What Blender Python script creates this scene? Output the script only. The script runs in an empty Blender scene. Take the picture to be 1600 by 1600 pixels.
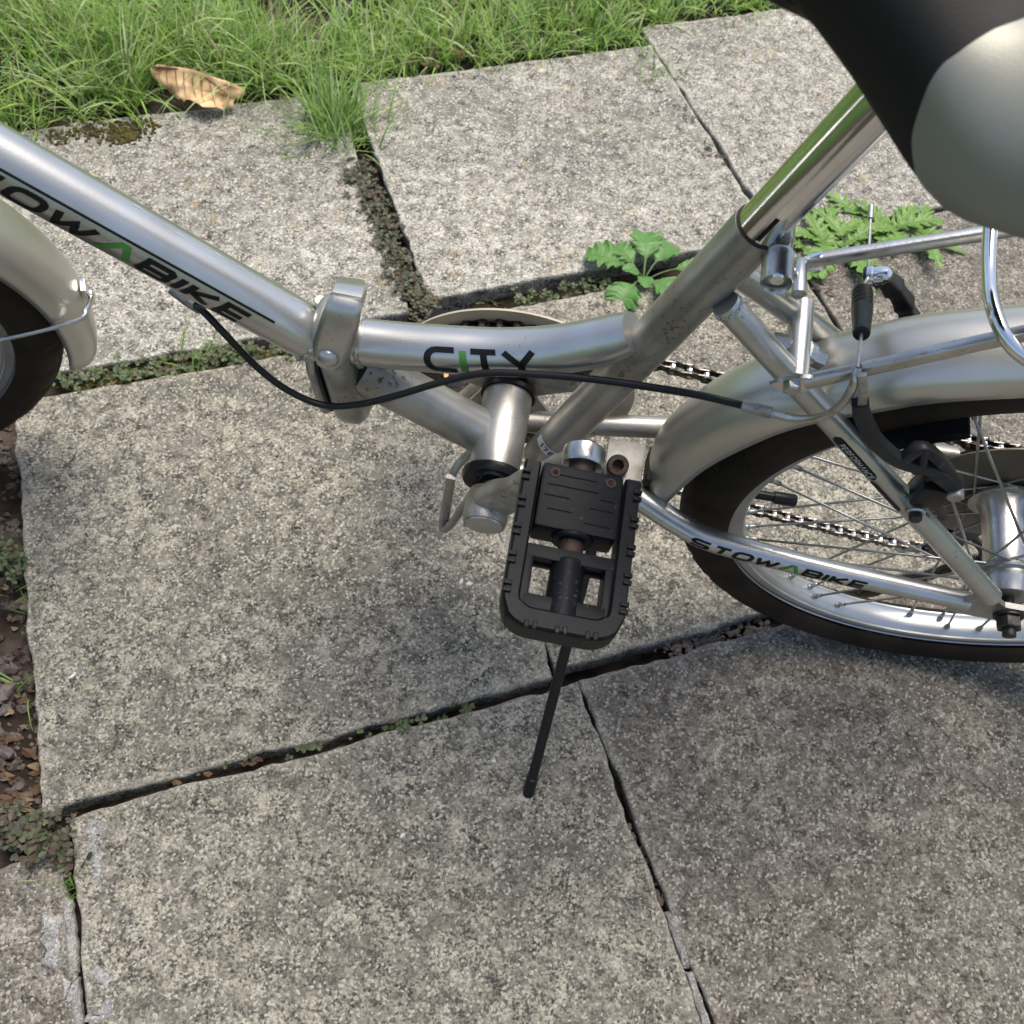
import bpy, bmesh, math, random
from mathutils import Vector, Matrix, noise
R = math.radians
random.seed(7)
C = bpy.context.scene.collection
SC = bpy.context.scene

# ------------------------------------------------------------------ camera
CAM = Vector((-0.361, -0.492, 0.883))
YAW, PITCH, ROLL = R(-1.57), R(57.56), R(8.24)
FPX = 1604.0                       # focal length in pixels of the 1600 px photograph
LEAN = R(7.66)                     # the bicycle leans on its stand
fw = Vector((math.sin(YAW) * math.cos(PITCH), math.cos(YAW) * math.cos(PITCH), -math.sin(PITCH)))
r0 = Vector((math.cos(YAW), -math.sin(YAW), 0))
u0 = r0.cross(fw)
RT = math.cos(ROLL) * r0 + math.sin(ROLL) * u0
UP = -math.sin(ROLL) * r0 + math.cos(ROLL) * u0
cam_data = bpy.data.cameras.new('camera')
cam = bpy.data.objects.new('camera', cam_data)
C.objects.link(cam)
cam.matrix_world = Matrix(((RT.x, UP.x, -fw.x, CAM.x), (RT.y, UP.y, -fw.y, CAM.y), (RT.z, UP.z, -fw.z, CAM.z), (0, 0, 0, 1)))
cam_data.sensor_width = 36
cam_data.lens = 36 * FPX / 1600
cam_data.clip_start = 0.02
cam_data.clip_end = 500
cam_data.dof.use_dof = True
cam_data.dof.focus_distance = 0.72
cam_data.dof.aperture_fstop = 16
SC.camera = cam

# ------------------------------------------------------------------ light
SUN_EL, SUN_AZ = R(74), R(34)     # azimuth from +Y towards +X
w = bpy.data.worlds.new('World')
SC.world = w
w.use_nodes = True
nt = w.node_tree
nt.nodes.clear()
sky = nt.nodes.new('ShaderNodeTexSky')
sky.sky_type = 'NISHITA'
sky.sun_disc = False
sky.sun_elevation = SUN_EL
sky.sun_rotation = SUN_AZ
sky.air_density = 1.0
sky.dust_density = 3.0
sky.ozone_density = 1.0
bg = nt.nodes.new('ShaderNodeBackground')
bg.inputs[1].default_value = 0.10
wo = nt.nodes.new('ShaderNodeOutputWorld')
nt.links.new(sky.outputs[0], bg.inputs[0])
nt.links.new(bg.outputs[0], wo.inputs[0])
sl = bpy.data.lights.new('sun', 'SUN')
sl.energy = 2.2
sl.angle = R(38)
sl.color = (1.0, 0.95, 0.86)
sun = bpy.data.objects.new('sun', sl)
C.objects.link(sun)
sd = Vector((math.sin(SUN_AZ) * math.cos(SUN_EL), math.cos(SUN_AZ) * math.cos(SUN_EL), math.sin(SUN_EL)))
sun.rotation_euler = (-sd).to_track_quat('-Z', 'Y').to_euler()
sun.location = sd * 5
SC.view_settings.view_transform = 'Standard'
SC.view_settings.look = 'None'
SC.view_settings.exposure = 1.04
SC.view_settings.gamma = 1.0
SC.view_settings.use_curve_mapping = False

# ------------------------------------------------------------------ pixels to directions
def ray(px, py):
    return fw + RT * ((px - 800) / FPX) - UP * ((py - 800) / FPX)
def G(px, py, z=0.0):              # the point of the ground under a pixel
    d = ray(px, py)
    return CAM + d * ((z - CAM.z) / d.z)
cl_, sl_ = math.cos(LEAN), math.sin(LEAN)
def to_local(v):
    return Vector((v.x, v.y * cl_ + v.z * sl_, -v.y * sl_ + v.z * cl_))
CAML = to_local(CAM)
def B(px, py, lat=0.0):            # the point of the leaning bicycle at sideways offset lat
    d = to_local(ray(px, py))
    return CAML + d * ((lat - CAML.y) / d.y)
TH = R(27.09)                      # the paving runs at this angle to the bicycle
EU = Vector((math.cos(TH), math.sin(TH), 0))
EV = Vector((-math.sin(TH), math.cos(TH), 0))
def UV(u, v, z=0.0):
    return EU * u + EV * v + Vector((0, 0, z))

# ------------------------------------------------------------------ materials
def nodes_of(m):
    m.use_nodes = True
    t = m.node_tree
    return t, t.nodes, t.links, t.nodes['Principled BSDF']
def simple(name, col, rough=0.5, metal=0.0, col2=None, scale=40, bump=0.0, bscale=200, coat=0.0, spots=None, rvar=0.0, spec=None, thr=0.62):
    m = bpy.data.materials.new(name)
    t, n, l, p = nodes_of(m)
    p.inputs['Base Color'].default_value = (*col, 1)
    p.inputs['Roughness'].default_value = rough
    p.inputs['Metallic'].default_value = metal
    p.inputs['Coat Weight'].default_value = coat
    p.inputs['Coat Roughness'].default_value = 0.25
    if spec is not None:
        p.inputs['Specular IOR Level'].default_value = spec
    tc = n.new('ShaderNodeTexCoord')
    src = None
    if col2:
        nz = n.new('ShaderNodeTexNoise'); nz.inputs['Scale'].default_value = scale; nz.inputs['Detail'].default_value = 5
        l.new(tc.outputs['Object'], nz.inputs['Vector'])
        mx = n.new('ShaderNodeMix'); mx.data_type = 'RGBA'
        rp = n.new('ShaderNodeMapRange'); rp.inputs[1].default_value = 0.35; rp.inputs[2].default_value = 0.65
        l.new(nz.outputs['Fac'], rp.inputs[0]); l.new(rp.outputs[0], mx.inputs[0])
        mx.inputs[6].default_value = (*col, 1); mx.inputs[7].default_value = (*col2, 1)
        src = mx.outputs[2]
        if rvar:
            rr = n.new('ShaderNodeMapRange'); rr.inputs[3].default_value = rough - rvar; rr.inputs[4].default_value = rough + rvar
            l.new(nz.outputs['Fac'], rr.inputs[0]); l.new(rr.outputs[0], p.inputs['Roughness'])
    if spots:
        n2 = n.new('ShaderNodeTexNoise'); n2.inputs['Scale'].default_value = 260; n2.inputs['Detail'].default_value = 4
        l.new(tc.outputs['Object'], n2.inputs['Vector'])
        r2 = n.new('ShaderNodeMapRange'); r2.inputs[1].default_value = thr; r2.inputs[2].default_value = thr + 0.07
        l.new(n2.outputs['Fac'], r2.inputs[0])
        n3 = n.new('ShaderNodeTexNoise'); n3.inputs['Scale'].default_value = 22; n3.inputs['Detail'].default_value = 3
        l.new(tc.outputs['Object'], n3.inputs['Vector'])
        r3 = n.new('ShaderNodeMapRange'); r3.inputs[1].default_value = 0.45; r3.inputs[2].default_value = 0.7
        l.new(n3.outputs['Fac'], r3.inputs[0])
        mm = n.new('ShaderNodeMath'); mm.operation = 'MULTIPLY'
        l.new(r2.outputs[0], mm.inputs[0]); l.new(r3.outputs[0], mm.inputs[1])
        m2 = n.new('ShaderNodeMix'); m2.data_type = 'RGBA'
        l.new(mm.outputs[0], m2.inputs[0])
        if src: l.new(src, m2.inputs[6])
        else: m2.inputs[6].default_value = (*col, 1)
        m2.inputs[7].default_value = (*spots, 1)
        src = m2.outputs[2]
        if metal > 0.3:
            im = n.new('ShaderNodeMapRange'); im.inputs[3].default_value = metal; im.inputs[4].default_value = 0.05
            l.new(mm.outputs[0], im.inputs[0]); l.new(im.outputs[0], p.inputs['Metallic'])
    if src: l.new(src, p.inputs['Base Color'])
    if bump:
        nb = n.new('ShaderNodeTexNoise'); nb.inputs['Scale'].default_value = bscale; nb.inputs['Detail'].default_value = 4
        l.new(tc.outputs['Object'], nb.inputs['Vector'])
        bp = n.new('ShaderNodeBump'); bp.inputs['Strength'].default_value = bump; bp.inputs['Distance'].default_value = 0.002
        l.new(nb.outputs['Fac'], bp.inputs['Height']); l.new(bp.outputs[0], p.inputs['Normal'])
    return m

def concrete(name, dark, mid, light, cream, sc=1.0, stain=(0.09, 0.06, 0.03), stain_amt=0.0, lichen=None, bumps=0.95, blotch=(0.62, 1.18), edge_amt=0.55):
    m = bpy.data.materials.new(name)
    t, n, l, p = nodes_of(m)
    tc = n.new('ShaderNodeTexCoord')
    def nz(scale, det=4, rough=0.55, off=0):
        a = n.new('ShaderNodeTexNoise'); a.inputs['Scale'].default_value = scale; a.inputs['Detail'].default_value = det; a.inputs['Roughness'].default_value = rough
        if off:
            mp = n.new('ShaderNodeMapping'); mp.inputs['Location'].default_value = (off, off * 2.1, 0)
            l.new(tc.outputs['Object'], mp.inputs[0]); l.new(mp.outputs[0], a.inputs['Vector'])
        else:
            l.new(tc.outputs['Object'], a.inputs['Vector'])
        return a.outputs['Fac']
    def rng(src, a, b, c=0.0, d=1.0):
        q = n.new('ShaderNodeMapRange'); q.inputs[1].default_value = a; q.inputs[2].default_value = b; q.inputs[3].default_value = c; q.inputs[4].default_value = d
        l.new(src, q.inputs[0]); return q.outputs[0]
    def mth(op, a, b):
        q = n.new('ShaderNodeMath'); q.operation = op
        for i, x in enumerate((a, b)):
            if isinstance(x, (int, float)): q.inputs[i].default_value = x
            else: l.new(x, q.inputs[i])
        return q.outputs[0]
    def mix(f, a, b, mode='MIX'):
        q = n.new('ShaderNodeMix'); q.data_type = 'RGBA'; q.blend_type = mode
        if isinstance(f, (int, float)): q.inputs[0].default_value = f
        else: l.new(f, q.inputs[0])
        for i, x in ((6, a), (7, b)):
            if isinstance(x, tuple): q.inputs[i].default_value = (*x, 1)
            else: l.new(x, q.inputs[i])
        return q.outputs[2]
    vo = n.new('ShaderNodeTexVoronoi'); vo.inputs['Scale'].default_value = 480 / sc; vo.inputs['Randomness'].default_value = 1
    l.new(tc.outputs['Object'], vo.inputs['Vector'])
    se = n.new('ShaderNodeSeparateColor'); l.new(vo.outputs['Color'], se.inputs[0])
    fine = nz(470 / sc, 5, 0.74)
    midn = nz(60 / sc, 6, 0.72, 3.3)
    val = mth('ADD', mth('ADD', mth('MULTIPLY', se.outputs[0], 0.26), mth('MULTIPLY', fine, 0.72)), mth('MULTIPLY', midn, 0.85))
    val = rng(val, 0.64, 1.20)
    cr = n.new('ShaderNodeValToRGB')
    el = cr.color_ramp.elements
    el[0].position = 0.20; el[0].color = (*dark, 1)
    el[1].position = 0.93; el[1].color = (*light, 1)
    e = el.new(0.42); e.color = (*mid, 1)
    e = el.new(0.66); e.color = (*cream, 1)
    l.new(val, cr.inputs[0])
    big = nz(4.6, 6, 0.62, 1.7)
    col = mix(1.0, cr.outputs[0], mix(rng(big, 0.3, 0.7), (blotch[0],) * 3, (blotch[1],) * 3), 'MULTIPLY')
    # grey weathering film
    film = rng(nz(30, 5, 0.65, 5.1), 0.42, 0.66, 0.0, 0.62)
    col = mix(film, col, tuple(0.75 * a for a in mid))
    at = n.new('ShaderNodeAttribute'); at.attribute_name = 'edge'
    ew = mth('MULTIPLY', rng(mth('ADD', at.outputs['Fac'], mth('MULTIPLY', nz(55, 4, 0.6, 21.0), 1.1)), 0.95, 1.35), mth('MULTIPLY', rng(fine, 0.36, 0.62, 0.15, 1.0), edge_amt))
    col = mix(ew, col, tuple(0.5 * (a + b) for a, b in zip(light, cream)))
    # single pale stones
    col = mix(mth('MULTIPLY', rng(se.outputs[1], 0.90, 0.92), 0.75), col, light)
    if stain_amt:
        s = mth('MULTIPLY', rng(nz(60, 5, 0.7, 8.2), 0.58, 0.68), stain_amt)
        s = mth('MULTIPLY', s, rng(nz(9, 3, 0.5, 11.0), 0.42, 0.62))
        col = mix(s, col, stain)
    if lichen:
        v2 = n.new('ShaderNodeTexVoronoi'); v2.inputs['Scale'].default_value = 40
        ad = n.new('ShaderNodeVectorMath'); ad.operation = 'ADD'
        nn = n.new('ShaderNodeTexNoise'); nn.inputs['Scale'].default_value = 90; l.new(tc.outputs['Object'], nn.inputs['Vector'])
        scv = n.new('ShaderNodeVectorMath'); scv.operation = 'SCALE'; scv.inputs['Scale'].default_value = 0.03
        l.new(nn.outputs['Color'], scv.inputs[0]); l.new(tc.outputs['Object'], ad.inputs[0]); l.new(scv.outputs[0], ad.inputs[1])
        l.new(ad.outputs[0], v2.inputs['Vector'])
        s2 = n.new('ShaderNodeSeparateColor'); l.new(v2.outputs['Color'], s2.inputs[0])
        msk = mth('MULTIPLY', rng(v2.outputs['Distance'], 0.34, 0.2), rng(s2.outputs[0], 0.62, 0.64))
        msk = mth('MULTIPLY', msk, rng(nz(6, 3, 0.5, 15.0), 0.42, 0.6))
        msk = mth('MULTIPLY', msk, rng(fine, 0.38, 0.55))
        col = mix(mth('MULTIPLY', msk, 0.75), col, lichen)
    l.new(col, p.inputs['Base Color'])
    p.inputs['Roughness'].default_value = 0.88
    p.inputs['Specular IOR Level'].default_value = 0.25
    h = mth('ADD', mth('MULTIPLY', vo.outputs['Distance'], -0.5), mth('MULTIPLY', fine, 1.0))
    bp = n.new('ShaderNodeBump'); bp.inputs['Strength'].default_value = bumps; bp.inputs['Distance'].default_value = 0.0030 * sc
    l.new(h, bp.inputs['Height']); l.new(bp.outputs[0], p.inputs['Normal'])
    return m

def leafy(name, cols, trans=0.3, rough=0.5, vein=None):
    m = bpy.data.materials.new(name)
    t, n, l, p = nodes_of(m)
    g = n.new('ShaderNodeNewGeometry')
    cr = n.new('ShaderNodeValToRGB')
    el = cr.color_ramp.elements
    el[0].color = (*cols[0], 1); el[1].color = (*cols[-1], 1)
    for i, c in enumerate(cols[1:-1]):
        e = el.new((i + 1) / (len(cols) - 1)); e.color = (*c, 1)
    l.new(g.outputs['Random Per Island'], cr.inputs[0])
    col = cr.outputs[0]
    tc = n.new('ShaderNodeTexCoord')
    nz = n.new('ShaderNodeTexNoise'); nz.inputs['Scale'].default_value = 120; nz.inputs['Detail'].default_value = 3
    l.new(tc.outputs['Object'], nz.inputs['Vector'])
    mr = n.new('ShaderNodeMapRange'); mr.inputs[3].default_value = 0.7; mr.inputs[4].default_value = 1.3
    l.new(nz.outputs['Fac'], mr.inputs[0])
    mx = n.new('ShaderNodeMix'); mx.data_type = 'RGBA'; mx.blend_type = 'MULTIPLY'; mx.inputs[0].default_value = 1
    l.new(col, mx.inputs[6]); l.new(mr.outputs[0], mx.inputs[7])
    l.new(mx.outputs[2], p.inputs['Base Color'])
    p.inputs['Roughness'].default_value = rough
    p.inputs['Specular IOR Level'].default_value = 0.3
    tr = n.new('ShaderNodeBsdfTranslucent')
    l.new(mx.outputs[2], tr.inputs[0])
    ms = n.new('ShaderNodeMixShader'); ms.inputs[0].default_value = trans
    l.new(p.outputs[0], ms.inputs[1]); l.new(tr.outputs[0], ms.inputs[2])
    l.new(ms.outputs[0], n['Material Output'].inputs[0])
    return m

M = {}
M['silver'] = simple('silver_paint', (0.52, 0.515, 0.495), 0.32, 0.86, (0.44, 0.43, 0.40), 30, 0.03, 700, 0.25, spots=(0.10, 0.07, 0.04), rvar=0.07, thr=0.635)
M['silver_dull'] = simple('dusty_silver_paint', (0.45, 0.435, 0.40), 0.40, 0.76, (0.29, 0.27, 0.235), 22, 0.06, 500, 0.1, spots=(0.10, 0.06, 0.03), rvar=0.08, thr=0.575)
M['guard'] = simple('mudguard_silver_plastic', (0.57, 0.55, 0.495), 0.35, 0.78, (0.45, 0.43, 0.375), 9, 0.02, 400, 0.15, spots=(0.13, 0.10, 0.06), rvar=0.05, thr=0.69)
M['chrome'] = simple('chrome', (0.76, 0.76, 0.76), 0.13, 1.0, (0.70, 0.70, 0.69), 60, 0.015, 300, spots=(0.16, 0.11, 0.07), rvar=0.04, thr=0.70)
M['steel'] = simple('brushed_steel', (0.56, 0.555, 0.54), 0.30, 1.0, (0.42, 0.41, 0.38), 80, 0.05, 400, rvar=0.1, spots=(0.10, 0.06, 0.03), thr=0.62)
M['alloy'] = simple('scuffed_alloy', (0.44, 0.43, 0.40), 0.45, 0.85, (0.30, 0.28, 0.25), 70, 0.15, 500, rvar=0.1, spots=(0.07, 0.05, 0.03), thr=0.58)
M['platepaint'] = simple('grimy_plate_paint', (0.22, 0.215, 0.20), 0.5, 0.4, (0.13, 0.12, 0.10), 60, 0.1, 400, spots=(0.05, 0.03, 0.02), thr=0.58)
M['rim'] = simple('rim_alloy', (0.56, 0.56, 0.55), 0.38, 0.8, (0.45, 0.445, 0.43), 25, 0.03, 400, rvar=0.06, spots=(0.2, 0.15, 0.1), thr=0.66)
M['spoke'] = simple('spoke_steel', (0.42, 0.415, 0.40), 0.35, 1.0, (0.27, 0.26, 0.23), 60)
M['chain'] = simple('oily_chain_steel', (0.16, 0.145, 0.13), 0.34, 0.95, (0.05, 0.045, 0.04), 350)
M['roller'] = simple('polished_roller', (0.55, 0.54, 0.52), 0.22, 1.0)
M['rust'] = simple('rusty_steel', (0.062, 0.034, 0.023), 0.65, 0.4, (0.028, 0.02, 0.017), 160, 0.3, 400)
M['darksteel'] = simple('dark_axle_steel', (0.10, 0.09, 0.085), 0.5, 0.8, (0.04, 0.035, 0.03), 120, 0.2, 500)
M['plastic'] = simple('black_pedal_plastic', (0.0042, 0.0048, 0.0062), 0.44, 0.0, (0.0065, 0.0073, 0.0092), 40, 0.12, 900, spots=(0.09, 0.06, 0.04), rvar=0.08, thr=0.63, spec=0.14)
M['blackmetal'] = simple('black_brake_paint', (0.014, 0.0145, 0.015), 0.45, 0.1, (0.028, 0.028, 0.029), 60, 0.15, 500, rvar=0.1, spots=(0.12, 0.11, 0.10), thr=0.64, spec=0.25)
M['rubber'] = simple('tyre_rubber', (0.016, 0.012, 0.0085), 0.75, 0.0, (0.034, 0.024, 0.015), 18, 0.15, 700, spec=0.15, spots=(0.055, 0.035, 0.018), thr=0.62)
M['padrub'] = simple('brake_pad_rubber', (0.006, 0.006, 0.006), 0.85, 0.0, (0.010, 0.010, 0.010), 50, spec=0.1)
M['cable'] = simple('black_cable_sleeve', (0.007, 0.007, 0.007), 0.34, 0.0, (0.010, 0.010, 0.010), 90, spec=0.3)
M['wire'] = simple('cable_wire', (0.52, 0.50, 0.47), 0.35, 0.9, (0.40, 0.39, 0.36), 500)
M['ink'] = simple('black_print', (0.007, 0.007, 0.007), 0.42, 0.0, (0.010, 0.010, 0.0095), 90, spec=0.2)
M['green'] = simple('green_print', (0.045, 0.19, 0.03), 0.38, 0.0, (0.05, 0.21, 0.035), 90)
M['pale_ink'] = simple('pale_print', (0.50, 0.50, 0.48), 0.4, 0.2, (0.46, 0.46, 0.45), 90)
M['sticker'] = simple('white_sticker', (0.62, 0.62, 0.60), 0.5, 0.0, (0.55, 0.55, 0.52), 60)
M['beige'] = simple('beige_guard_plastic', (0.52, 0.47, 0.37), 0.5, 0.0, (0.45, 0.40, 0.31), 40, 0.05)
M['protector'] = simple('grimy_disc_plastic', (0.11, 0.085, 0.055), 0.45, 0.0, (0.07, 0.055, 0.038), 30, 0.05)
M['orange'] = simple('orange_reflector', (0.62, 0.20, 0.04), 0.35, 0.0, (0.7, 0.26, 0.06), 300)
M['saddle'] = simple('black_saddle_vinyl', (0.012, 0.0115, 0.010), 0.60, 0.0, (0.015, 0.0145, 0.012), 30, 0.10, 900, spec=0.2)
M['saddle_grey'] = simple('silver_grey_saddle_vinyl', (0.25, 0.243, 0.20), 0.46, 0.30, (0.225, 0.218, 0.178), 14, 0.06, 900, rvar=0.05)
M['slab_pale'] = concrete('pale_lichened_concrete', (0.055, 0.049, 0.039), (0.285, 0.265, 0.222), (0.70, 0.67, 0.59), (0.49, 0.458, 0.385), 1.0, lichen=(0.44, 0.33, 0.16), stain_amt=0.55)
M['slab_cream'] = concrete('cream_flecked_concrete', (0.050, 0.046, 0.038), (0.205, 0.190, 0.157), (0.55, 0.512, 0.42), (0.39, 0.354, 0.268), 1.0, stain_amt=0.2)
M['slab_grey'] = concrete('coarse_grey_concrete', (0.060, 0.051, 0.041), (0.185, 0.166, 0.136), (0.51, 0.47, 0.40), (0.30, 0.27, 0.215), 1.0, stain=(0.085, 0.05, 0.02), stain_amt=0.75, bumps=1.0)
M['mortar'] = concrete('old_mortar', (0.15, 0.14, 0.125), (0.30, 0.28, 0.255), (0.50, 0.48, 0.44), (0.36, 0.335, 0.30), 0.6)
M['smear'] = concrete('white_mortar_smear', (0.15, 0.145, 0.135), (0.30, 0.29, 0.27), (0.56, 0.55, 0.52), (0.42, 0.405, 0.38), 0.8)
M['fleck'] = simple('white_paint_fleck', (0.55, 0.55, 0.53), 0.7, 0.0, (0.40, 0.40, 0.38), 400)
M['soil'] = simple('dark_soil', (0.020, 0.014, 0.010), 0.95, 0.0, (0.055, 0.038, 0.026), 70, 0.9, 160, spec=0.1)
M['stone'] = simple('joint_pebble', (0.13, 0.105, 0.085), 0.8, 0.0, (0.22, 0.18, 0.15), 120, 0.4, 300)
M['rubble'] = simple('brown_rubble', (0.045, 0.032, 0.025), 0.85, 0.0, (0.14, 0.11, 0.095), 60, 0.5, 250)
M['grass'] = leafy('grass_blades', [(0.085, 0.18, 0.026), (0.20, 0.37, 0.05), (0.34, 0.50, 0.10), (0.52, 0.60, 0.30), (0.22, 0.39, 0.05), (0.38, 0.47, 0.24), (0.11, 0.22, 0.032)], 0.42, 0.38)
M['grass_dry'] = leafy('dry_grass_blades', [(0.22, 0.17, 0.085), (0.32, 0.26, 0.14), (0.16, 0.15, 0.06)], 0.2, 0.6)
M['tuft'] = leafy('tuft_grass_blades', [(0.09, 0.19, 0.035), (0.19, 0.32, 0.06), (0.34, 0.43, 0.19)], 0.35, 0.4)
M['clover'] = leafy('purple_green_sorrel', [(0.035, 0.05, 0.022), (0.075, 0.09, 0.045), (0.085, 0.052, 0.042), (0.115, 0.125, 0.07), (0.055, 0.042, 0.038)], 0.2, 0.5)
M['clover_green'] = leafy('green_sorrel', [(0.05, 0.085, 0.03), (0.095, 0.125, 0.055), (0.13, 0.155, 0.075), (0.10, 0.075, 0.05)], 0.25, 0.5)
M['weed'] = leafy('weed_leaf', [(0.08, 0.20, 0.04), (0.13, 0.27, 0.075)], 0.28, 0.4)
M['thistle'] = leafy('sow_thistle_leaf', [(0.09, 0.20, 0.03), (0.15, 0.28, 0.055), (0.20, 0.33, 0.09)], 0.28, 0.4)
M['rib'] = leafy('leaf_rib', [(0.17, 0.25, 0.10), (0.20, 0.28, 0.12)], 0.2, 0.5)
M['bits'] = leafy('dead_leaf_bits', [(0.055, 0.028, 0.016), (0.16, 0.095, 0.05), (0.09, 0.05, 0.03), (0.26, 0.19, 0.11), (0.07, 0.04, 0.03)], 0.15, 0.7)

def dry_leaf_material():
    m = bpy.data.materials.new('dry_leaf')
    t, n, l, p = nodes_of(m)
    tc = n.new('ShaderNodeTexCoord')
    nz = n.new('ShaderNodeTexNoise'); nz.inputs['Scale'].default_value = 60; nz.inputs['Detail'].default_value = 6
    l.new(tc.outputs['Object'], nz.inputs['Vector'])
    cr = n.new('ShaderNodeValToRGB')
    el = cr.color_ramp.elements
    el[0].position = 0.32; el[0].color = (0.34, 0.19, 0.09, 1)
    el[1].position = 0.66; el[1].color = (0.90, 0.64, 0.36, 1)
    e = el.new(0.5); e.color = (0.72, 0.46, 0.23, 1)
    l.new(nz.outputs['Fac'], cr.inputs[0]); l.new(cr.outputs[0], p.inputs['Base Color'])
    p.inputs['Roughness'].default_value = 0.65
    tr = n.new('ShaderNodeBsdfTranslucent'); l.new(cr.outputs[0], tr.inputs[0])
    ms = n.new('ShaderNodeMixShader'); ms.inputs[0].default_value = 0.12
    l.new(p.outputs[0], ms.inputs[1]); l.new(tr.outputs[0], ms.inputs[2]); l.new(ms.outputs[0], n['Material Output'].inputs[0])
    return m
M['dryleaf'] = dry_leaf_material()
M['vein'] = simple('leaf_vein', (0.12, 0.055, 0.03), 0.7, 0.0, (0.17, 0.08, 0.045), 100)

def ground_material():
    m = bpy.data.materials.new('ground_soil_and_turf')
    t, n, l, p = nodes_of(m)
    tc = n.new('ShaderNodeTexCoord')
    def nz(s, d=5):
        a = n.new('ShaderNodeTexNoise'); a.inputs['Scale'].default_value = s; a.inputs['Detail'].default_value = d
        l.new(tc.outputs['Object'], a.inputs['Vector']); return a.outputs['Fac']
    def mix(f, a, b):
        q = n.new('ShaderNodeMix'); q.data_type = 'RGBA'
        l.new(f, q.inputs[0])
        for i, x in ((6, a), (7, b)):
            if isinstance(x, tuple): q.inputs[i].default_value = (*x, 1)
            else: l.new(x, q.inputs[i])
        return q.outputs[2]
    def rng(s, a, b):
        q = n.new('ShaderNodeMapRange'); q.inputs[1].default_value = a; q.inputs[2].default_value = b
        l.new(s, q.inputs[0]); return q.outputs[0]
    soil = mix(rng(nz(55), 0.35, 0.65), (0.012, 0.009, 0.007), (0.036, 0.026, 0.019))
    soil = mix(rng(nz(14), 0.52, 0.66), soil, (0.075, 0.058, 0.048))
    turf = mix(rng(nz(30), 0.35, 0.65), (0.025, 0.06, 0.012), (0.07, 0.12, 0.03))
    ln = n.new('ShaderNodeVectorMath'); ln.operation = 'LENGTH'
    l.new(tc.outputs['Object'], ln.inputs[0])
    l.new(mix(rng(ln.outputs['Value'], 1.35, 1.9), soil, turf), p.inputs['Base Color'])
    p.inputs['Roughness'].default_value = 0.95
    p.inputs['Specular IOR Level'].default_value = 0.1
    bp = n.new('ShaderNodeBump'); bp.inputs['Strength'].default_value = 0.8; bp.inputs['Distance'].default_value = 0.004
    l.new(nz(180), bp.inputs['Height']); l.new(bp.outputs[0], p.inputs['Normal'])
    return m
M['ground'] = ground_material()

# ------------------------------------------------------------------ mesh helpers
def mesh(name, verts, faces, smooth=True):
    me = bpy.data.meshes.new(name)
    me.from_pydata([tuple(v) for v in verts], [], faces)
    me.update()
    if smooth:
        me.polygons.foreach_set('use_smooth', [True] * len(me.polygons))
    return me
def link(name, me, mat, parent=None, kind=None, label=None, cat=None, group=None):
    if mat and not me.materials:
        me.materials.append(M[mat] if isinstance(mat, str) else mat)
    o = bpy.data.objects.new(name, me)
    C.objects.link(o)
    if parent: o.parent = parent
    tagit(o, kind, label, cat, group)
    return o
def tagit(o, kind=None, label=None, cat=None, group=None):
    if kind: o['kind'] = kind
    if label: o['label'] = label
    if cat: o['category'] = cat
    if group: o['group'] = group
def empty(name, parent=None, label=None, cat=None):
    o = bpy.data.objects.new(name, None)
    o.empty_display_size = 0.05
    C.objects.link(o)
    if parent: o.parent = parent
    tagit(o, None, label, cat)
    return o
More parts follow.
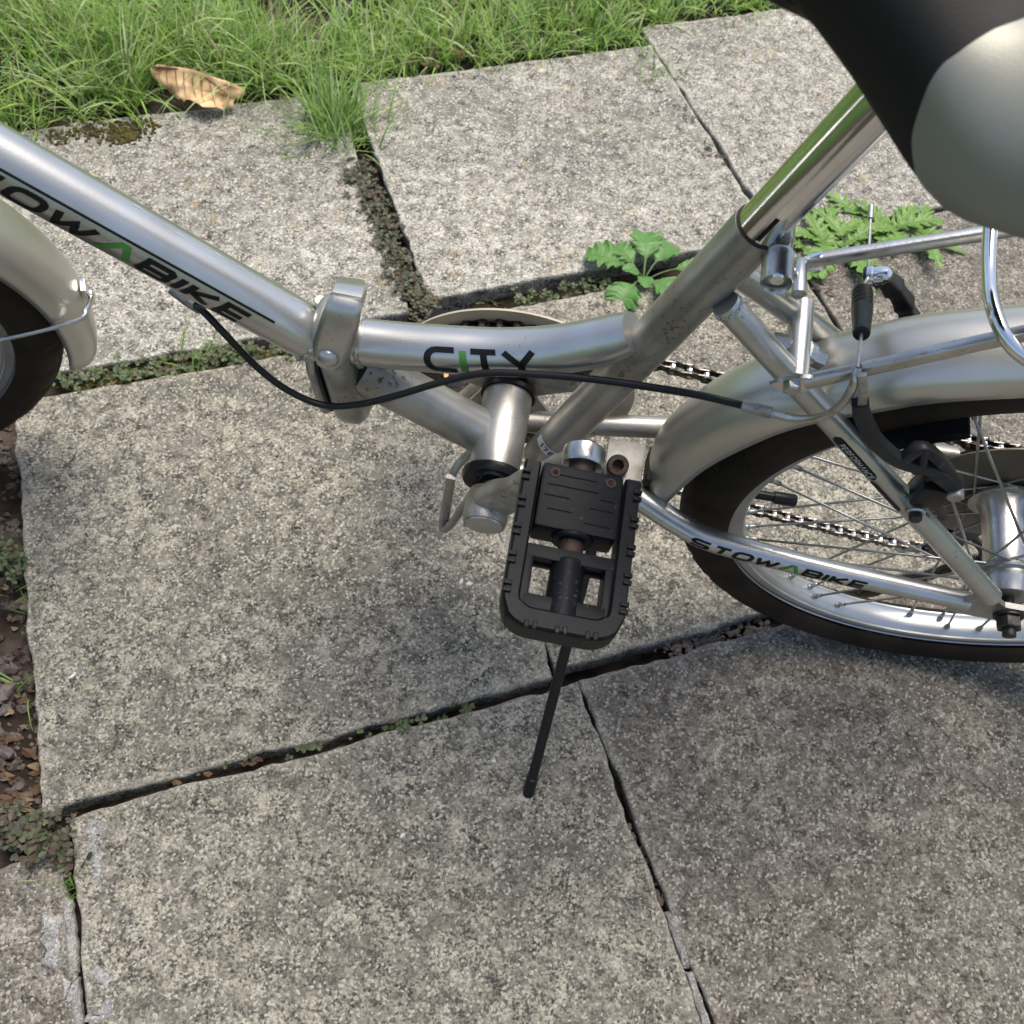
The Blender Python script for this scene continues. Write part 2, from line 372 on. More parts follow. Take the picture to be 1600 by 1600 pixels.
class MB:
    def __init__(s): s.v = []; s.f = []; s.sharp = False
    def add(s, vs, fs):
        b = len(s.v); s.v += [Vector(v) for v in vs]; s.f += [tuple(i + b for i in f) for f in fs]
    def obj(s, name, mat, parent=None, smooth=True, autosharp=40, **k):
        me = mesh(name, s.v, s.f, smooth)
        if smooth and autosharp:
            bm = bmesh.new(); bm.from_mesh(me)
            bmesh.ops.recalc_face_normals(bm, faces=bm.faces)
            lim = R(autosharp)
            for e in bm.edges:
                if len(e.link_faces) == 2 and e.calc_face_angle(0) > lim: e.smooth = False
            bm.to_mesh(me); bm.free()
        return link(name, me, mat, parent, **k)
    def tube(s, pts, rad, seg=16, caps=True, up=None, flat=None):
        P = [Vector(p) for p in pts]; n = len(P)
        rr = rad if isinstance(rad, (list, tuple)) else [rad] * n
        T = []
        for i in range(n):
            d = P[min(i + 1, n - 1)] - P[max(i - 1, 0)]
            T.append(d.normalized())
        a = Vector(up) if up else (Vector((0, 0, 1)) if abs(T[0].z) < 0.9 else Vector((1, 0, 0)))
        x = (a - T[0] * a.dot(T[0])).normalized()
        vs = []; fs = []
        for i in range(n):
            x = (x - T[i] * x.dot(T[i])).normalized(); y = T[i].cross(x)
            for k in range(seg):
                t = 2 * math.pi * k / seg
                if flat:                              # rounded rectangle section
                    c, sn = math.cos(t), math.sin(t); e = 0.35
                    cx = math.copysign(abs(c) ** e, c); sy = math.copysign(abs(sn) ** e, sn)
                    f = rr[i]
                    vs.append(P[i] + x * cx * flat[0] * f + y * sy * flat[1] * f)
                else:
                    vs.append(P[i] + (x * math.cos(t) + y * math.sin(t)) * rr[i])
        for i in range(n - 1):
            for k in range(seg):
                k2 = (k + 1) % seg
                fs.append((i * seg + k, i * seg + k2, (i + 1) * seg + k2, (i + 1) * seg + k))
        if caps:
            fs.append(tuple(reversed(range(seg)))); fs.append(tuple((n - 1) * seg + k for k in range(seg)))
        s.add(vs, fs); return s
    def lathe(s, prof, c, ax, seg=48, closed=False):   # prof: (along, radius)
        ax = Vector(ax).normalized(); c = Vector(c)
        a = Vector((1, 0, 0)) if abs(ax.x) < 0.9 else Vector((0, 0, 1))
        x = (a - ax * a.dot(ax)).normalized(); y = ax.cross(x)
        n = len(prof); vs = []; fs = []
        for (h, r) in prof:
            for k in range(seg):
                t = 2 * math.pi * k / seg
                vs.append(c + ax * h + (x * math.cos(t) + y * math.sin(t)) * r)
        for i in range(n if closed else n - 1):
            j = (i + 1) % n
            for k in range(seg):
                k2 = (k + 1) % seg
                fs.append((i * seg + k, i * seg + k2, j * seg + k2, j * seg + k))
        if not closed:
            if prof[0][1] > 1e-5: fs.append(tuple(reversed(range(seg))))
            if prof[-1][1] > 1e-5: fs.append(tuple((n - 1) * seg + k for k in range(seg)))
        s.add(vs, fs); return s
    def cyl(s, a, b, r, r2=None, seg=20, bev=0.0):
        a = Vector(a); b = Vector(b); L = (b - a).length
        r2 = r if r2 is None else r2
        pr = [(0, r - bev), (bev, r), (L - bev, r2), (L, r2 - bev)] if bev else [(0, r), (L, r2)]
        return s.lathe(pr, a, b - a, seg)
    def box(s, c, ex, ey, ez, bev=0.0):                # ex.. half-extent vectors
        c = Vector(c); ex = Vector(ex); ey = Vector(ey); ez = Vector(ez)
        if not bev:
            vs = [c + ex * i + ey * j + ez * k for i in (-1, 1) for j in (-1, 1) for k in (-1, 1)]
            s.add(vs, [(0, 1, 3, 2), (4, 6, 7, 5), (0, 4, 5, 1), (2, 3, 7, 6), (0, 2, 6, 4), (1, 5, 7, 3)]); return s
        bm = bmesh.new(); bmesh.ops.create_cube(bm, size=2)
        for v in bm.verts: v.co = Vector((v.co.x * ex.length, v.co.y * ey.length, v.co.z * ez.length))
        bmesh.ops.bevel(bm, geom=list(bm.edges) , offset=bev, segments=2, affect='EDGES', profile=0.6)
        A, Bv, Cv = ex.normalized(), ey.normalized(), ez.normalized()
        bm.verts.ensure_lookup_table(); bm.verts.index_update()
        s.add([c + A * v.co.x + Bv * v.co.y + Cv * v.co.z for v in bm.verts], [tuple(v.index for v in f.verts) for f in bm.faces])
        bm.free(); return s
    def prism(s, poly, o, ax, ay, an, h0, h1):         # outline in (ax, ay), extruded along an
        o = Vector(o); n = len(poly)
        vs = [o + ax * p[0] + ay * p[1] + an * h0 for p in poly] + [o + ax * p[0] + ay * p[1] + an * h1 for p in poly]
        s.add(vs, [tuple(reversed(range(n))), tuple(range(n, 2 * n))] + [(i, (i + 1) % n, n + (i + 1) % n, n + i) for i in range(n)])
        return s
    def ball(s, c, r, seg=12, rings=8, sq=(1, 1, 1)):
        c = Vector(c); vs = [c + Vector((0, 0, r * sq[2]))]; fs = []
        for i in range(1, rings):
            a = math.pi * i / rings
            for k in range(seg):
                t = 2 * math.pi * k / seg
                vs.append(c + Vector((math.sin(a) * math.cos(t) * r * sq[0], math.sin(a) * math.sin(t) * r * sq[1], math.cos(a) * r * sq[2])))
        vs.append(c - Vector((0, 0, r * sq[2])))
        for k in range(seg): fs.append((0, 1 + k, 1 + (k + 1) % seg))
        for i in range(rings - 2):
            for k in range(seg):
                a = 1 + i * seg; b = a + seg; k2 = (k + 1) % seg
                fs.append((a + k, b + k, b + k2, a + k2))
        e = len(vs) - 1; a = 1 + (rings - 2) * seg
        for k in range(seg): fs.append((e, a + (k + 1) % seg, a + k))
        s.add(vs, fs); return s

def spline(pts, n=8):
    P = [Vector(p) for p in pts]
    out = []
    for i in range(len(P) - 1):
        p0 = P[i - 1] if i else P[0] * 2 - P[1]
        p1, p2 = P[i], P[i + 1]
        p3 = P[i + 2] if i + 2 < len(P) else P[-1] * 2 - P[-2]
        for k in range(n):
            t = k / n
            out.append(0.5 * ((2 * p1) + (p2 - p0) * t + (2 * p0 - 5 * p1 + 4 * p2 - p3) * t * t + (3 * p1 - p0 - 3 * p2 + p3) * t ** 3))
    out.append(P[-1]); return out
def interp(tab, x):
    if x <= tab[0][0]: return tab[0][1]
    for (a, b), (c, d) in zip(tab, tab[1:]):
        if x <= c:
            t = (x - a) / (c - a); t = t * t * (3 - 2 * t) if len(tab) > 2 else t
            return b + (d - b) * t
    return tab[-1][1]
def interpc(tab, x):                                   # smooth curve through the table
    n = len(tab)
    if x <= tab[0][0]: return tab[0][1]
    for i in range(n - 1):
        if x <= tab[i + 1][0]:
            x0, y0 = tab[i]; x1, y1 = tab[i + 1]; h = x1 - x0
            def sl(j):
                if j <= 0 or j >= n - 1:
                    j = min(max(j, 0), n - 1); a, b = (0, 1) if j == 0 else (n - 2, n - 1)
                    return (tab[b][1] - tab[a][1]) / (tab[b][0] - tab[a][0])
                return (tab[j + 1][1] - tab[j - 1][1]) / (tab[j + 1][0] - tab[j - 1][0])
            t = (x - x0) / h; m0, m1 = sl(i) * h, sl(i + 1) * h
            return (2 * t ** 3 - 3 * t * t + 1) * y0 + (t ** 3 - 2 * t * t + t) * m0 + (-2 * t ** 3 + 3 * t * t) * y1 + (t ** 3 - t * t) * m1
    return tab[-1][1]
def lerp(a, b, t): return a + (b - a) * t
X, Y, Z = Vector((1, 0, 0)), Vector((0, 1, 0)), Vector((0, 0, 1))

# ================================================================== SETTING
def nz3(x, y, s, z=0.0): return noise.noise(Vector((x * s, y * s, z)))
def ground_z(u, v):
    z = -0.022 + 0.004 * nz3(u, v, 22) + 0.003 * nz3(u, v, 60, 3)
    if v > 0.90: z += 0.012 * min(1, (v - 0.90) / 0.06) + 0.012 * nz3(u, v, 5, 7) * min(1, max(0, (v - 0.95) / 0.3))
    if u < -0.775 and 0.03 < v < 0.52:
        z += 0.012 * min(1, (-0.775 - u) / 0.03) + 0.004 * nz3(u, v, 45, 9)
    return z
def build_ground():
    far = [-300, -120, -40, -15, -7, -4]
    fine = [-2.2 + i * 0.022 for i in range(int(4.4 / 0.022) + 1)]
    us = far + fine + [-a for a in reversed(far)]
    n = len(us)
    vs = []; fs = []
    for v in us:
        for u in us:
            vs.append(UV(u, v, ground_z(u, v) if abs(u) < 2.3 and abs(v) < 2.3 else -0.012))
    for j in range(n - 1):
        for i in range(n - 1):
            fs.append((j * n + i, j * n + i + 1, (j + 1) * n + i + 1, (j + 1) * n + i))
    link('ground', mesh('ground', vs, fs), 'ground', kind='structure')
build_ground()

patio = empty('patio')
patio['kind'] = 'structure'
def slab(u0_, u1_, v0_, v1_, mat, z=0.0, rot=0.0, n=96, chip=0.0026, tilt=(0, 0), name='paving_slab', corners=None):
    """one concrete flag: uneven top, worn arrises and rough sides"""
    cu, cv = (u0_ + u1_) / 2, (v0_ + v1_) / 2
    seed = random.uniform(0, 50)
    vs = []; fs = []; ed = []; m = n + 1
    c_, s_ = math.cos(rot), math.sin(rot)
    su, sv = u1_ - u0_, v1_ - v0_
    def edge_off(t, k):
        return chip * (noise.noise(Vector((t * 28, k * 9.1, seed))) + 0.8 * noise.noise(Vector((t * 80, k * 7.7, seed))) + 1.2 * min(0, noise.noise(Vector((t * 11, k * 3.3, seed + 9)))))
    def pos(a, b):
        # non-uniform spacing: finer at the edges
        u = lerp(u0_ , u1_, a); v = lerp(v0_, v1_, b)
        u += (1 - a) ** 6 * -edge_off(v, 0) + a ** 6 * edge_off(v, 1)
        v += (1 - b) ** 6 * -edge_off(u, 2) + b ** 6 * edge_off(u, 3)
        du, dv = u - cu, v - cv
        return cu + du * c_ - dv * s_, cv + du * s_ + dv * c_
    def sp(i):
        t = i / n
        return t - math.sin(2 * math.pi * t) / (2 * math.pi) * 0.78
    for j in range(m):
        for i in range(m):
            a, b = sp(i), sp(j)
            u, v = pos(a, b)
            d = min(a * su, (1 - a) * su, b * sv, (1 - b) * sv)
            rr = 0.0026 + 0.0014 * noise.noise(Vector((u * 30, v * 30, seed)))
            drop = 0
            if d < rr: drop = rr - math.sqrt(max(0, rr * rr - (rr - d) ** 2))
            zz = z + 0.0010 * nz3(u, v, 14, seed) + 0.0006 * nz3(u, v, 70, seed) + 0.00035 * nz3(u, v, 190, seed) - drop * 0.9
            zz += tilt[0] * (u - cu) + tilt[1] * (v - cv)
            vs.append(UV(u, v, zz)); ed.append(math.exp(-d / 0.010))
    for j in range(n):
        for i in range(n):
            fs.append((j * m + i, j * m + i + 1, (j + 1) * m + i + 1, (j + 1) * m + i))
    ring = [i for i in range(m)] + [j * m + n for j in range(1, m)] + [n * m + i for i in range(n - 1, -1, -1)] + [j * m for j in range(n - 1, 0, -1)]
    prev = ring
    ctr = UV(cu, cv)
    for lev, (dz, ins) in enumerate(((0.008, 0.0005), (0.022, 0.0015), (0.045, 0.003))):
        b = len(vs); cur = []
        for q, k in enumerate(ring):
            p = vs[k].copy(); dd = (ctr - p); dd.z = 0; dd.normalize()
            p += dd * (ins + 0.0012 * noise.noise(Vector((p.x * 90, p.y * 90, lev * 5.0))))
            p.z = z - dz; vs.append(p); cur.append(b + q)
        L = len(ring)
        for q in range(L):
            fs.append((prev[q], cur[q], cur[(q + 1) % L], prev[(q + 1) % L]))
        prev = cur
    fs.append(tuple(reversed(prev)))
    me = mesh(name, vs, fs)
    at = me.attributes.new('edge', 'FLOAT', 'POINT')
    at.data.foreach_set('value', ed + [0.0] * (len(vs) - len(ed)))
    return link(name, me, mat, patio)

# rows run along the u direction; the flags are 450 mm square
slab(-0.760, -0.3075, -0.410, 0.0455, 'slab_cream', 0.0, R(-1.2))              # A
slab(-0.302, 0.148, -0.412, 0.041, 'slab_grey', 0.001, R(0.2))               # B
slab(-1.215, -0.763, -0.425, 0.026, 'slab_grey', -0.002, R(0.0))             # C
slab(-0.770, -0.320, 0.054, 0.497, 'slab_cream', 0.002, R(-1.4))             # M
slab(-0.3180, 0.149, 0.0525, 0.497, 'slab_cream', 0.003, R(-0.6))              # N
slab(-0.780, -0.325, 0.529, 0.937, 'slab_pale', 0.000, R(-1.4))              # T1
slab(-0.302, 0.1445, 0.533, 0.938, 'slab_pale', 0.002, R(-0.6), n=96)         # T2
slab(0.150, 0.604, 0.528, 0.982, 'slab_pale', 0.001, R(0.6))                 # T3
slab(0.158, 0.612, 0.052, 0.520, 'slab_grey', 0.000, R(0.3))                 # beside N
slab(0.158, 0.610, -0.412, 0.038, 'slab_grey', 0.000, R(-0.4), n=48)
slab(0.616, 1.066, 0.530, 0.980, 'slab_pale', 0.000, R(0.3), n=48)
slab(0.622, 1.072, 0.052, 0.502, 'slab_grey', 0.000, R(0.0), n=48)
slab(-1.245, -0.792, 0.540, 0.955, 'slab_pale', -0.002, R(0.6), n=48)
slab(-0.760, -0.312, -0.872, -0.422, 'slab_grey', 0.0, R(0.4), n=40)
for iu in range(-3, 4):
    for iv in range(3, 6):
        slab(-0.760 + iu * 0.458, -0.312 + iu * 0.458, -0.410 - iv * 0.458 + 0.46, 0.040 - iv * 0.458 + 0.46, 'slab_grey', 0.0, R(random.uniform(-0.4, 0.4)), n=12)
slab(-0.300, 0.150, -0.872, -0.424, 'slab_grey', 0.0, R(-0.2), n=40)
slab(0.160, 0.610, -0.872, -0.424, 'slab_cream', 0.0, R(-0.2), n=40)

def blob_outline(pts, jit, seed, sub=6):
    out = []
    n = len(pts)
    for i in range(n):
        a, b = pts[i], pts[(i + 1) % n]
        for k in range(sub):
            t = k / sub
            p = a.lerp(b, t)
            p += Vector((noise.noise(Vector((p.x * 120, p.y * 120, seed))), noise.noise(Vector((p.x * 120, p.y * 120, seed + 5))), 0)) * jit
            out.append(p)
    return out
def crust(name, pix, mat, h, jit=0.004, seed=1.0, z=0.0):
    """a thin lump of mortar or paint lying on the paving, outlined by its pixels"""
    o = blob_outline([G(*p, z) for p in pix], jit, seed)
    c = Vector((0, 0, 0))
    for p in o: c += p
    c /= len(o)
    vs = []; fs = []; n = len(o)
    rings = [(1.0, -0.003), (0.97, h * 0.5), (0.85, h), (0.5, h * 1.15)]
    for s_, hz in rings:
        for p in o:
            q = c.lerp(p, s_); q.z = z + hz + (h * 0.35 * noise.noise(q * 160) if hz > 0 else 0); vs.append(q)
    vs.append(c + Vector((0, 0, h * 1.1)))
    for r_ in range(3):
        for k in range(n):
            fs.append((r_ * n + k, r_ * n + (k + 1) % n, (r_ + 1) * n + (k + 1) % n, (r_ + 1) * n + k))
    for k in range(n): fs.append((3 * n + k, 3 * n + (k + 1) % n, 4 * n))
    return link(name, mesh(name, vs, fs), mat, patio)
crust('mortar_strip', [(1036, 1425), (1050, 1420), (1064, 1455), (1076, 1500), (1078, 1512), (1066, 1514), (1052, 1470)], 'mortar', 0.004, 0.002, 1, -0.004)
crust('mortar_strip', [(1068, 1517), (1080, 1514), (1096, 1560), (1112, 1610), (1098, 1612), (1082, 1560)], 'mortar', 0.004, 0.002, 2, -0.004)
crust('mortar_strip', [(100, 1405), (113, 1402), (122, 1460), (124, 1520), (110, 1525), (104, 1470)], 'mortar', 0.004, 0.002, 3, -0.004)
crust('mortar_strip', [(108, 1530), (124, 1526), (130, 1570), (133, 1610), (118, 1612)], 'mortar', 0.004, 0.002, 4, -0.005)
crust('mortar_lump', [(68, 1434), (92, 1430), (100, 1462), (97, 1512), (72, 1515), (70, 1475)], 'smear', 0.002, 0.007, 5)
crust('mortar_strip', [(682, 520), (698, 520), (738, 650), (776, 780), (762, 780), (724, 650)], 'mortar', 0.0028, 0.002, 6, -0.002)
crust('mortar_strip', [(763, 783), (778, 783), (818, 910), (858, 1032), (843, 1034), (803, 910)], 'mortar', 0.0028, 0.002, 7, -0.002)
for i, pts in enumerate([[(130, 1292), (154, 1286), (160, 1302), (148, 1330), (132, 1338)], [(140, 1345), (164, 1342), (158, 1365), (148, 1382), (139, 1376)],
                         [(154, 1384), (166, 1388), (168, 1396), (156, 1394)], [(140, 1508), (168, 1508), (180, 1525), (166, 1545), (146, 1535)],
                         [(144, 1580), (184, 1568), (190, 1576), (166, 1600), (148, 1604)], [(92, 1535), (112, 1520), (112, 1560), (104, 1575)]]):
    crust('mortar_smear', pts, 'smear', 0.0006, 0.011, 20 + i)
for i, (x, y, s_) in enumerate([(770, 1184, 7), (631, 1302, 5), (352, 1090, 7), (344, 1100, 4), (362, 1085, 4), (423, 733, 5), (248, 1317, 4), (730, 912, 6), (722, 908, 4), (736, 918, 4), (480, 1028, 4), (505, 1045, 4), (530, 1062, 3), (352, 1026, 6), (113, 1056, 6)]):
    s_ *= 0.7
    crust('paint_fleck', [(x - s_, y), (x, y - s_ * 0.8), (x + s_, y - s_ * 0.3), (x + s_ * 0.5, y + s_ * 0.7), (x - s_ * 0.6, y + s_ * 0.8)], 'fleck', 0.0006, 0.0055, 40 + i, 0.002)

# ------------------------------------------------------------------ pebbles and crumbs in the joints
def stones(name, spots, mat, smin, smax, label, cat, zf=None):
    mb = MB()
    for p in spots:
        r_ = random.uniform(smin, smax)
        b = len(mb.v)
        z = (ground_z(p.dot(EU), p.dot(EV)) if zf is None else zf) + r_ * 0.3
        mb.ball((p.x, p.y, z), r_, 8, 5, (random.uniform(0.8, 1.3), random.uniform(0.7, 1.2), random.uniform(0.5, 0.9)))
        for v in mb.v[b:]:
            v += Vector((noise.noise(v * 300), noise.noise(v * 300 + X * 9), noise.noise(v * 300 + X * 19))) * r_ * 0.8
    return mb.obj(name, mat, kind='stuff', label=label, cat=cat)
def along(pts, n, spread):
    P = [G(*p) for p in pts]; out = []
    for _ in range(n):
        t = random.random() * (len(P) - 1); i = min(int(t), len(P) - 2)
        p = P[i].lerp(P[i + 1], t - i)
        out.append(p + Vector((random.gauss(0, spread), random.gauss(0, spread), 0)))
    return out
stones('joint_gravel', along([(1050, 1010), (1120, 990), (1200, 970)], 190, 0.006), 'stone', 0.0010, 0.0036, 'small brown pebbles lodged in the wide joint under the rear tyre', 'gravel', -0.012)
stones('soil_crumbs', along([(5, 672), (20, 700), (45, 950), (60, 1100), (70, 1250)], 700, 0.022), 'rubble', 0.0008, 0.0045, 'brown crumbs and stone chips in the bare strip beside the paving', 'rubble')
stones('soil_crumbs', along([(-20, 800), (0, 1000), (10, 1150), (20, 1260)], 120, 0.03), 'rubble', 0.002, 0.009, 'larger purplish brown stones bedded in the bare soil strip', 'rubble')
stones('joint_crumbs', along([(985, 1290), (1010, 1350), (1040, 1420)], 60, 0.003), 'rubble', 0.0012, 0.003, 'brown grit in the narrow joint beside the stand foot', 'grit', -0.008)

# ------------------------------------------------------------------ plants
M['moss'] = simple('brown_green_moss', (0.045, 0.038, 0.012), 0.95, 0.0, (0.10, 0.085, 0.03), 200, 0.8, 500, spec=0.1)
stones('moss', along([(80, 215), (150, 205), (200, 205), (230, 198)], 420, 0.010) + along([(185, 212), (200, 218)], 160, 0.006), 'moss', 0.0008, 0.0026, 'brown green moss along the far edge of the slab behind the main tube', 'moss', 0.0004)
def blade(mb, base, ang, length, width, lean0, curl, seg=4, twist=0.0):
    d = Vector((math.cos(ang), math.sin(ang), 0)); s_ = Vector((-d.y, d.x, 0))
    p = Vector(base); a = lean0; vs = []
    for i in range(seg + 1):
        t = i / seg
        w_ = width * (1 - t ** 1.6) * 0.5
        ss = (s_ * math.cos(twist * t) + Vector((0, 0, math.sin(twist * t)))) * w_
        if i == seg: vs.append(p.copy())
        else: vs += [p - ss, p + ss]
        a += curl / seg
        p = p + (d * math.sin(a) + Z * math.cos(a)) * (length / seg)
    fs = [(2 * i, 2 * i + 1, 2 * i + 3, 2 * i + 2) for i in range(seg - 1)] + [(2 * seg - 2, 2 * seg - 1, 2 * seg)]
    mb.add(vs, fs)
LEAF = G(312, 150)
def clear_of_leaf(u, v):
    d = UV(u, v) - LEAF
    return not (abs(d.x) < 0.070 and -0.12 < d.y < 0.020)
def lawn():
    mb = MB(); dry = MB()
    n = 0
    # clumps: blades grow out of shared crowns
    tries = 0
    while n < 3000 and tries < 12000:
        tries += 1
        u = random.uniform(-1.35, 1.35); v = 0.955 + abs(random.gauss(0, 0.30)) if random.random() < 0.8 else random.uniform(0.95, 2.6)
        if u < -0.36: v -= 0.012
        if u > 0.145: v += 0.045
        if v > 2.6: continue
        dens = nz3(u, v, 4.5, 2.0) + 0.25 * nz3(u, v, 12, 4.0)
        if dens < -0.22 and v > 1.0 and random.random() < 0.85: continue
        n += 1
        longish = 1.0 if u < -0.35 else (0.66 if u < 0.2 else 0.55)
        L0 = random.uniform(0.06, 0.15) * longish * (1 + 0.4 * nz3(u, v, 3, 8))
        main = random.uniform(0, 6.28)
        k = random.randint(9, 17)
        for _ in range(k):
            bu, bv = u + random.gauss(0, 0.010), v + random.gauss(0, 0.010)
            if bv < 0.945 or not clear_of_leaf(bu, bv): continue
            base = UV(bu, bv, ground_z(bu, bv) - 0.002)
            a = main + random.gauss(0, 1.4)
            tgt = dry if random.random() < 0.06 else mb
            blade(tgt, base, a, L0 * random.uniform(0.5, 1.25), random.choice([random.uniform(0.0012, 0.0026), random.uniform(0.002, 0.0046)]), random.uniform(0.0, 0.6), random.uniform(0.2, 1.7), 4, random.uniform(-0.8, 0.8))
    # blades flopping over the edge of the paving
    for _ in range(650):
        u = random.uniform(-1.1, 0.55)
        v = 0.948 + random.uniform(0, 0.02) + (0.045 if u > 0.145 else 0)
        if not clear_of_leaf(u, v): continue
        if nz3(u, v, 7, 1) < -0.1 and random.random() < 0.8: continue
        a = TH - math.pi / 2 + random.gauss(0, 0.9)
        blade(mb, UV(u, v, -0.008), a, random.uniform(0.03, 0.085), random.uniform(0.0014, 0.003), random.uniform(0.2, 0.8), random.uniform(0.6, 1.5), 5, random.uniform(-0.6, 0.6))
    g = link('lawn_grass', mesh('lawn_grass', mb.v, mb.f), 'grass', kind='stuff', label='long uncut green grass growing along the far edge of the paving', cat='grass')
    link('dry_grass', mesh('dry_grass', dry.v, dry.f), 'grass_dry', kind='stuff', label='straw coloured dead blades scattered through the green grass', cat='dry grass')
lawn()

def tuft(name, px, py, n, lmin, lmax, label, spread=0.012, mat='tuft', wid=(0.0014, 0.0028), droop=1.5, bias=None, z=-0.012, lean=0.75):
    mb = MB(); c = G(px, py)
    for _ in range(n):
        a = random.uniform(0, 6.283)
        if bias is not None and random.random() < 0.55: a = bias + random.gauss(0, 0.6)
        b = c + Vector((random.gauss(0, spread), random.gauss(0, spread), z))
        blade(mb, b, a, random.uniform(lmin, lmax), random.uniform(*wid), random.uniform(0.02, lean), random.uniform(0.3, droop), 5, random.uniform(-0.7, 0.7))
    return link(name, mesh(name, mb.v, mb.f), mat, label=label, cat='grass tuft')
tuft('grass_tuft', 526, 206, 300, 0.045, 0.150, 'bright green grass tuft bursting from the joint between two pale slabs', 0.019, droop=1.45, bias=R(115), lean=1.2, wid=(0.0012, 0.0034))
tuft('grass_sprig', 118, 1052, 26, 0.012, 0.035, 'short grass sprig at the soil edge of the cream slab', 0.006, wid=(0.001, 0.002))
tuft('grass_sprig', 60, 935, 46, 0.012, 0.040, 'thin wiry weed sprig in the bare soil strip', 0.012, wid=(0.0008, 0.0016))
tuft('grass_sprig', 90, 1388, 44, 0.010, 0.030, 'yellow green grass sprig between the mortar and the sorrel', 0.008, wid=(0.001, 0.002))
tuft('grass_sprig', 20, 1062, 12, 0.02, 0.04, 'few pale grass blades lying on the bare soil', 0.006, wid=(0.001, 0.002))
tuft('grass_sprig', 300, 570, 14, 0.03, 0.07, 'lone grass blades rising from the joint beneath the main tube', 0.012, wid=(0.0015, 0.0026))
tuft('grass_sprig', 1015, 118, 60, 0.02, 0.055, 'small grass clump at the head of the joint between pale slabs', 0.016)

def trefoil(mb, c, size, tilt_dir, tilt, rot):
    """three heart-shaped leaflets on a thread stem"""
    nrm = Vector((math.cos(tilt_dir) * math.sin(tilt), math.sin(tilt_dir) * math.sin(tilt), math.cos(tilt)))
    x = Vector((math.cos(rot), math.sin(rot), 0)); x = (x - nrm * x.dot(nrm)).normalized(); y = nrm.cross(x)
    for k in range(3):
        a = rot + k * 2.094
        d = x * math.cos(a) + y * math.sin(a); s_ = x * -math.sin(a) + y * math.cos(a)
        fold = nrm * size * random.uniform(0.05, 0.25)
        L = size * random.uniform(0.8, 1.15)
        pts = [c, c + d * L * 0.45 + s_ * L * 0.42 + fold, c + d * L * 0.85 + s_ * L * 0.46 + fold, c + d * L + s_ * L * 0.25 + fold * 0.6, c + d * L * 0.82,
               c + d * L - s_ * L * 0.25 + fold * 0.6, c + d * L * 0.85 - s_ * L * 0.46 + fold, c + d * L * 0.45 - s_ * L * 0.42 + fold]
        mb.add(pts, [(0, 1, 2, 3, 4), (0, 4, 5, 6, 7)])
def sorrel(name, spots, label, smin=0.004, smax=0.0075, zmin=-0.008, zmax=0.008, mat='clover'):
    mb = MB()
    for p in spots:
        c = Vector((p.x, p.y, random.uniform(zmin, zmax)))
        trefoil(mb, c, random.uniform(smin, smax), random.uniform(0, 6.28), random.uniform(0, 0.7), random.uniform(0, 6.28))
        if random.random() < 0.5:
            f = Vector((p.x + random.gauss(0, 0.006), p.y + random.gauss(0, 0.006), -0.026))
            mb.tube([f, f.lerp(c, 0.5) + Vector((random.gauss(0, 0.003), random.gauss(0, 0.003), 0.002)), c], 0.0004, 4, False)
    return link(name, mesh(name, mb.v, mb.f, False), mat, kind='stuff', label=label, cat='creeping weed')
sorrel('creeping_sorrel', along([(556, 255), (590, 330), (615, 400), (640, 455), (672, 492)], 470, 0.009), 'purplish creeping sorrel filling the joint between the two pale slabs')
sorrel('creeping_sorrel', along([(95, 598), (180, 582), (260, 572), (330, 560), (400, 552)], 150, 0.008), 'green creeping sorrel in the joint under the main tube', mat='clover_green')
sorrel('creeping_sorrel', along([(400, 552), (460, 548), (520, 540)], 40, 0.007), 'thin creeping sorrel in the joint behind the folding hinge', mat='clover_green')
sorrel('creeping_sorrel', along([(760, 478), (850, 463), (930, 445), (960, 430)], 75, 0.008), 'spindly sorrel in the wide dark joint behind the chain guard', zmin=-0.02, zmax=0.002, mat='clover_green')
sorrel('creeping_sorrel', along([(345, 1196), (460, 1168), (545, 1150), (600, 1140), (640, 1128), (690, 1112), (790, 1088)], 34, 0.004), 'tiny sorrel leaves poking out of the joint left of the stand', 0.0035, 0.0065, -0.012, 0.004, 'clover_green')
sorrel('creeping_sorrel', along([(0, 1300), (50, 1290), (90, 1300), (105, 1340), (60, 1310), (10, 1295)], 110, 0.008), 'dense dark sorrel mat at the corner of three slabs', 0.005, 0.0085, -0.012, 0.014)
sorrel('creeping_sorrel', along([(5, 860), (20, 880), (35, 900)], 40, 0.012), 'small sorrel patch in the bare soil strip', mat='clover_green')
sorrel('creeping_sorrel', along([(1060, 160), (1085, 205), (1120, 250)], 30, 0.005), 'sparse sorrel in the crack beside the seat post', 0.003, 0.005)
sorrel('clover_leaf', [G(940, 45) + Vector((0, 0, 0.06)), G(948, 52) + Vector((0, 0, 0.05))], 'round pale clover leaf standing above the grass', 0.012, 0.014, 0.055, 0.065, 'weed')

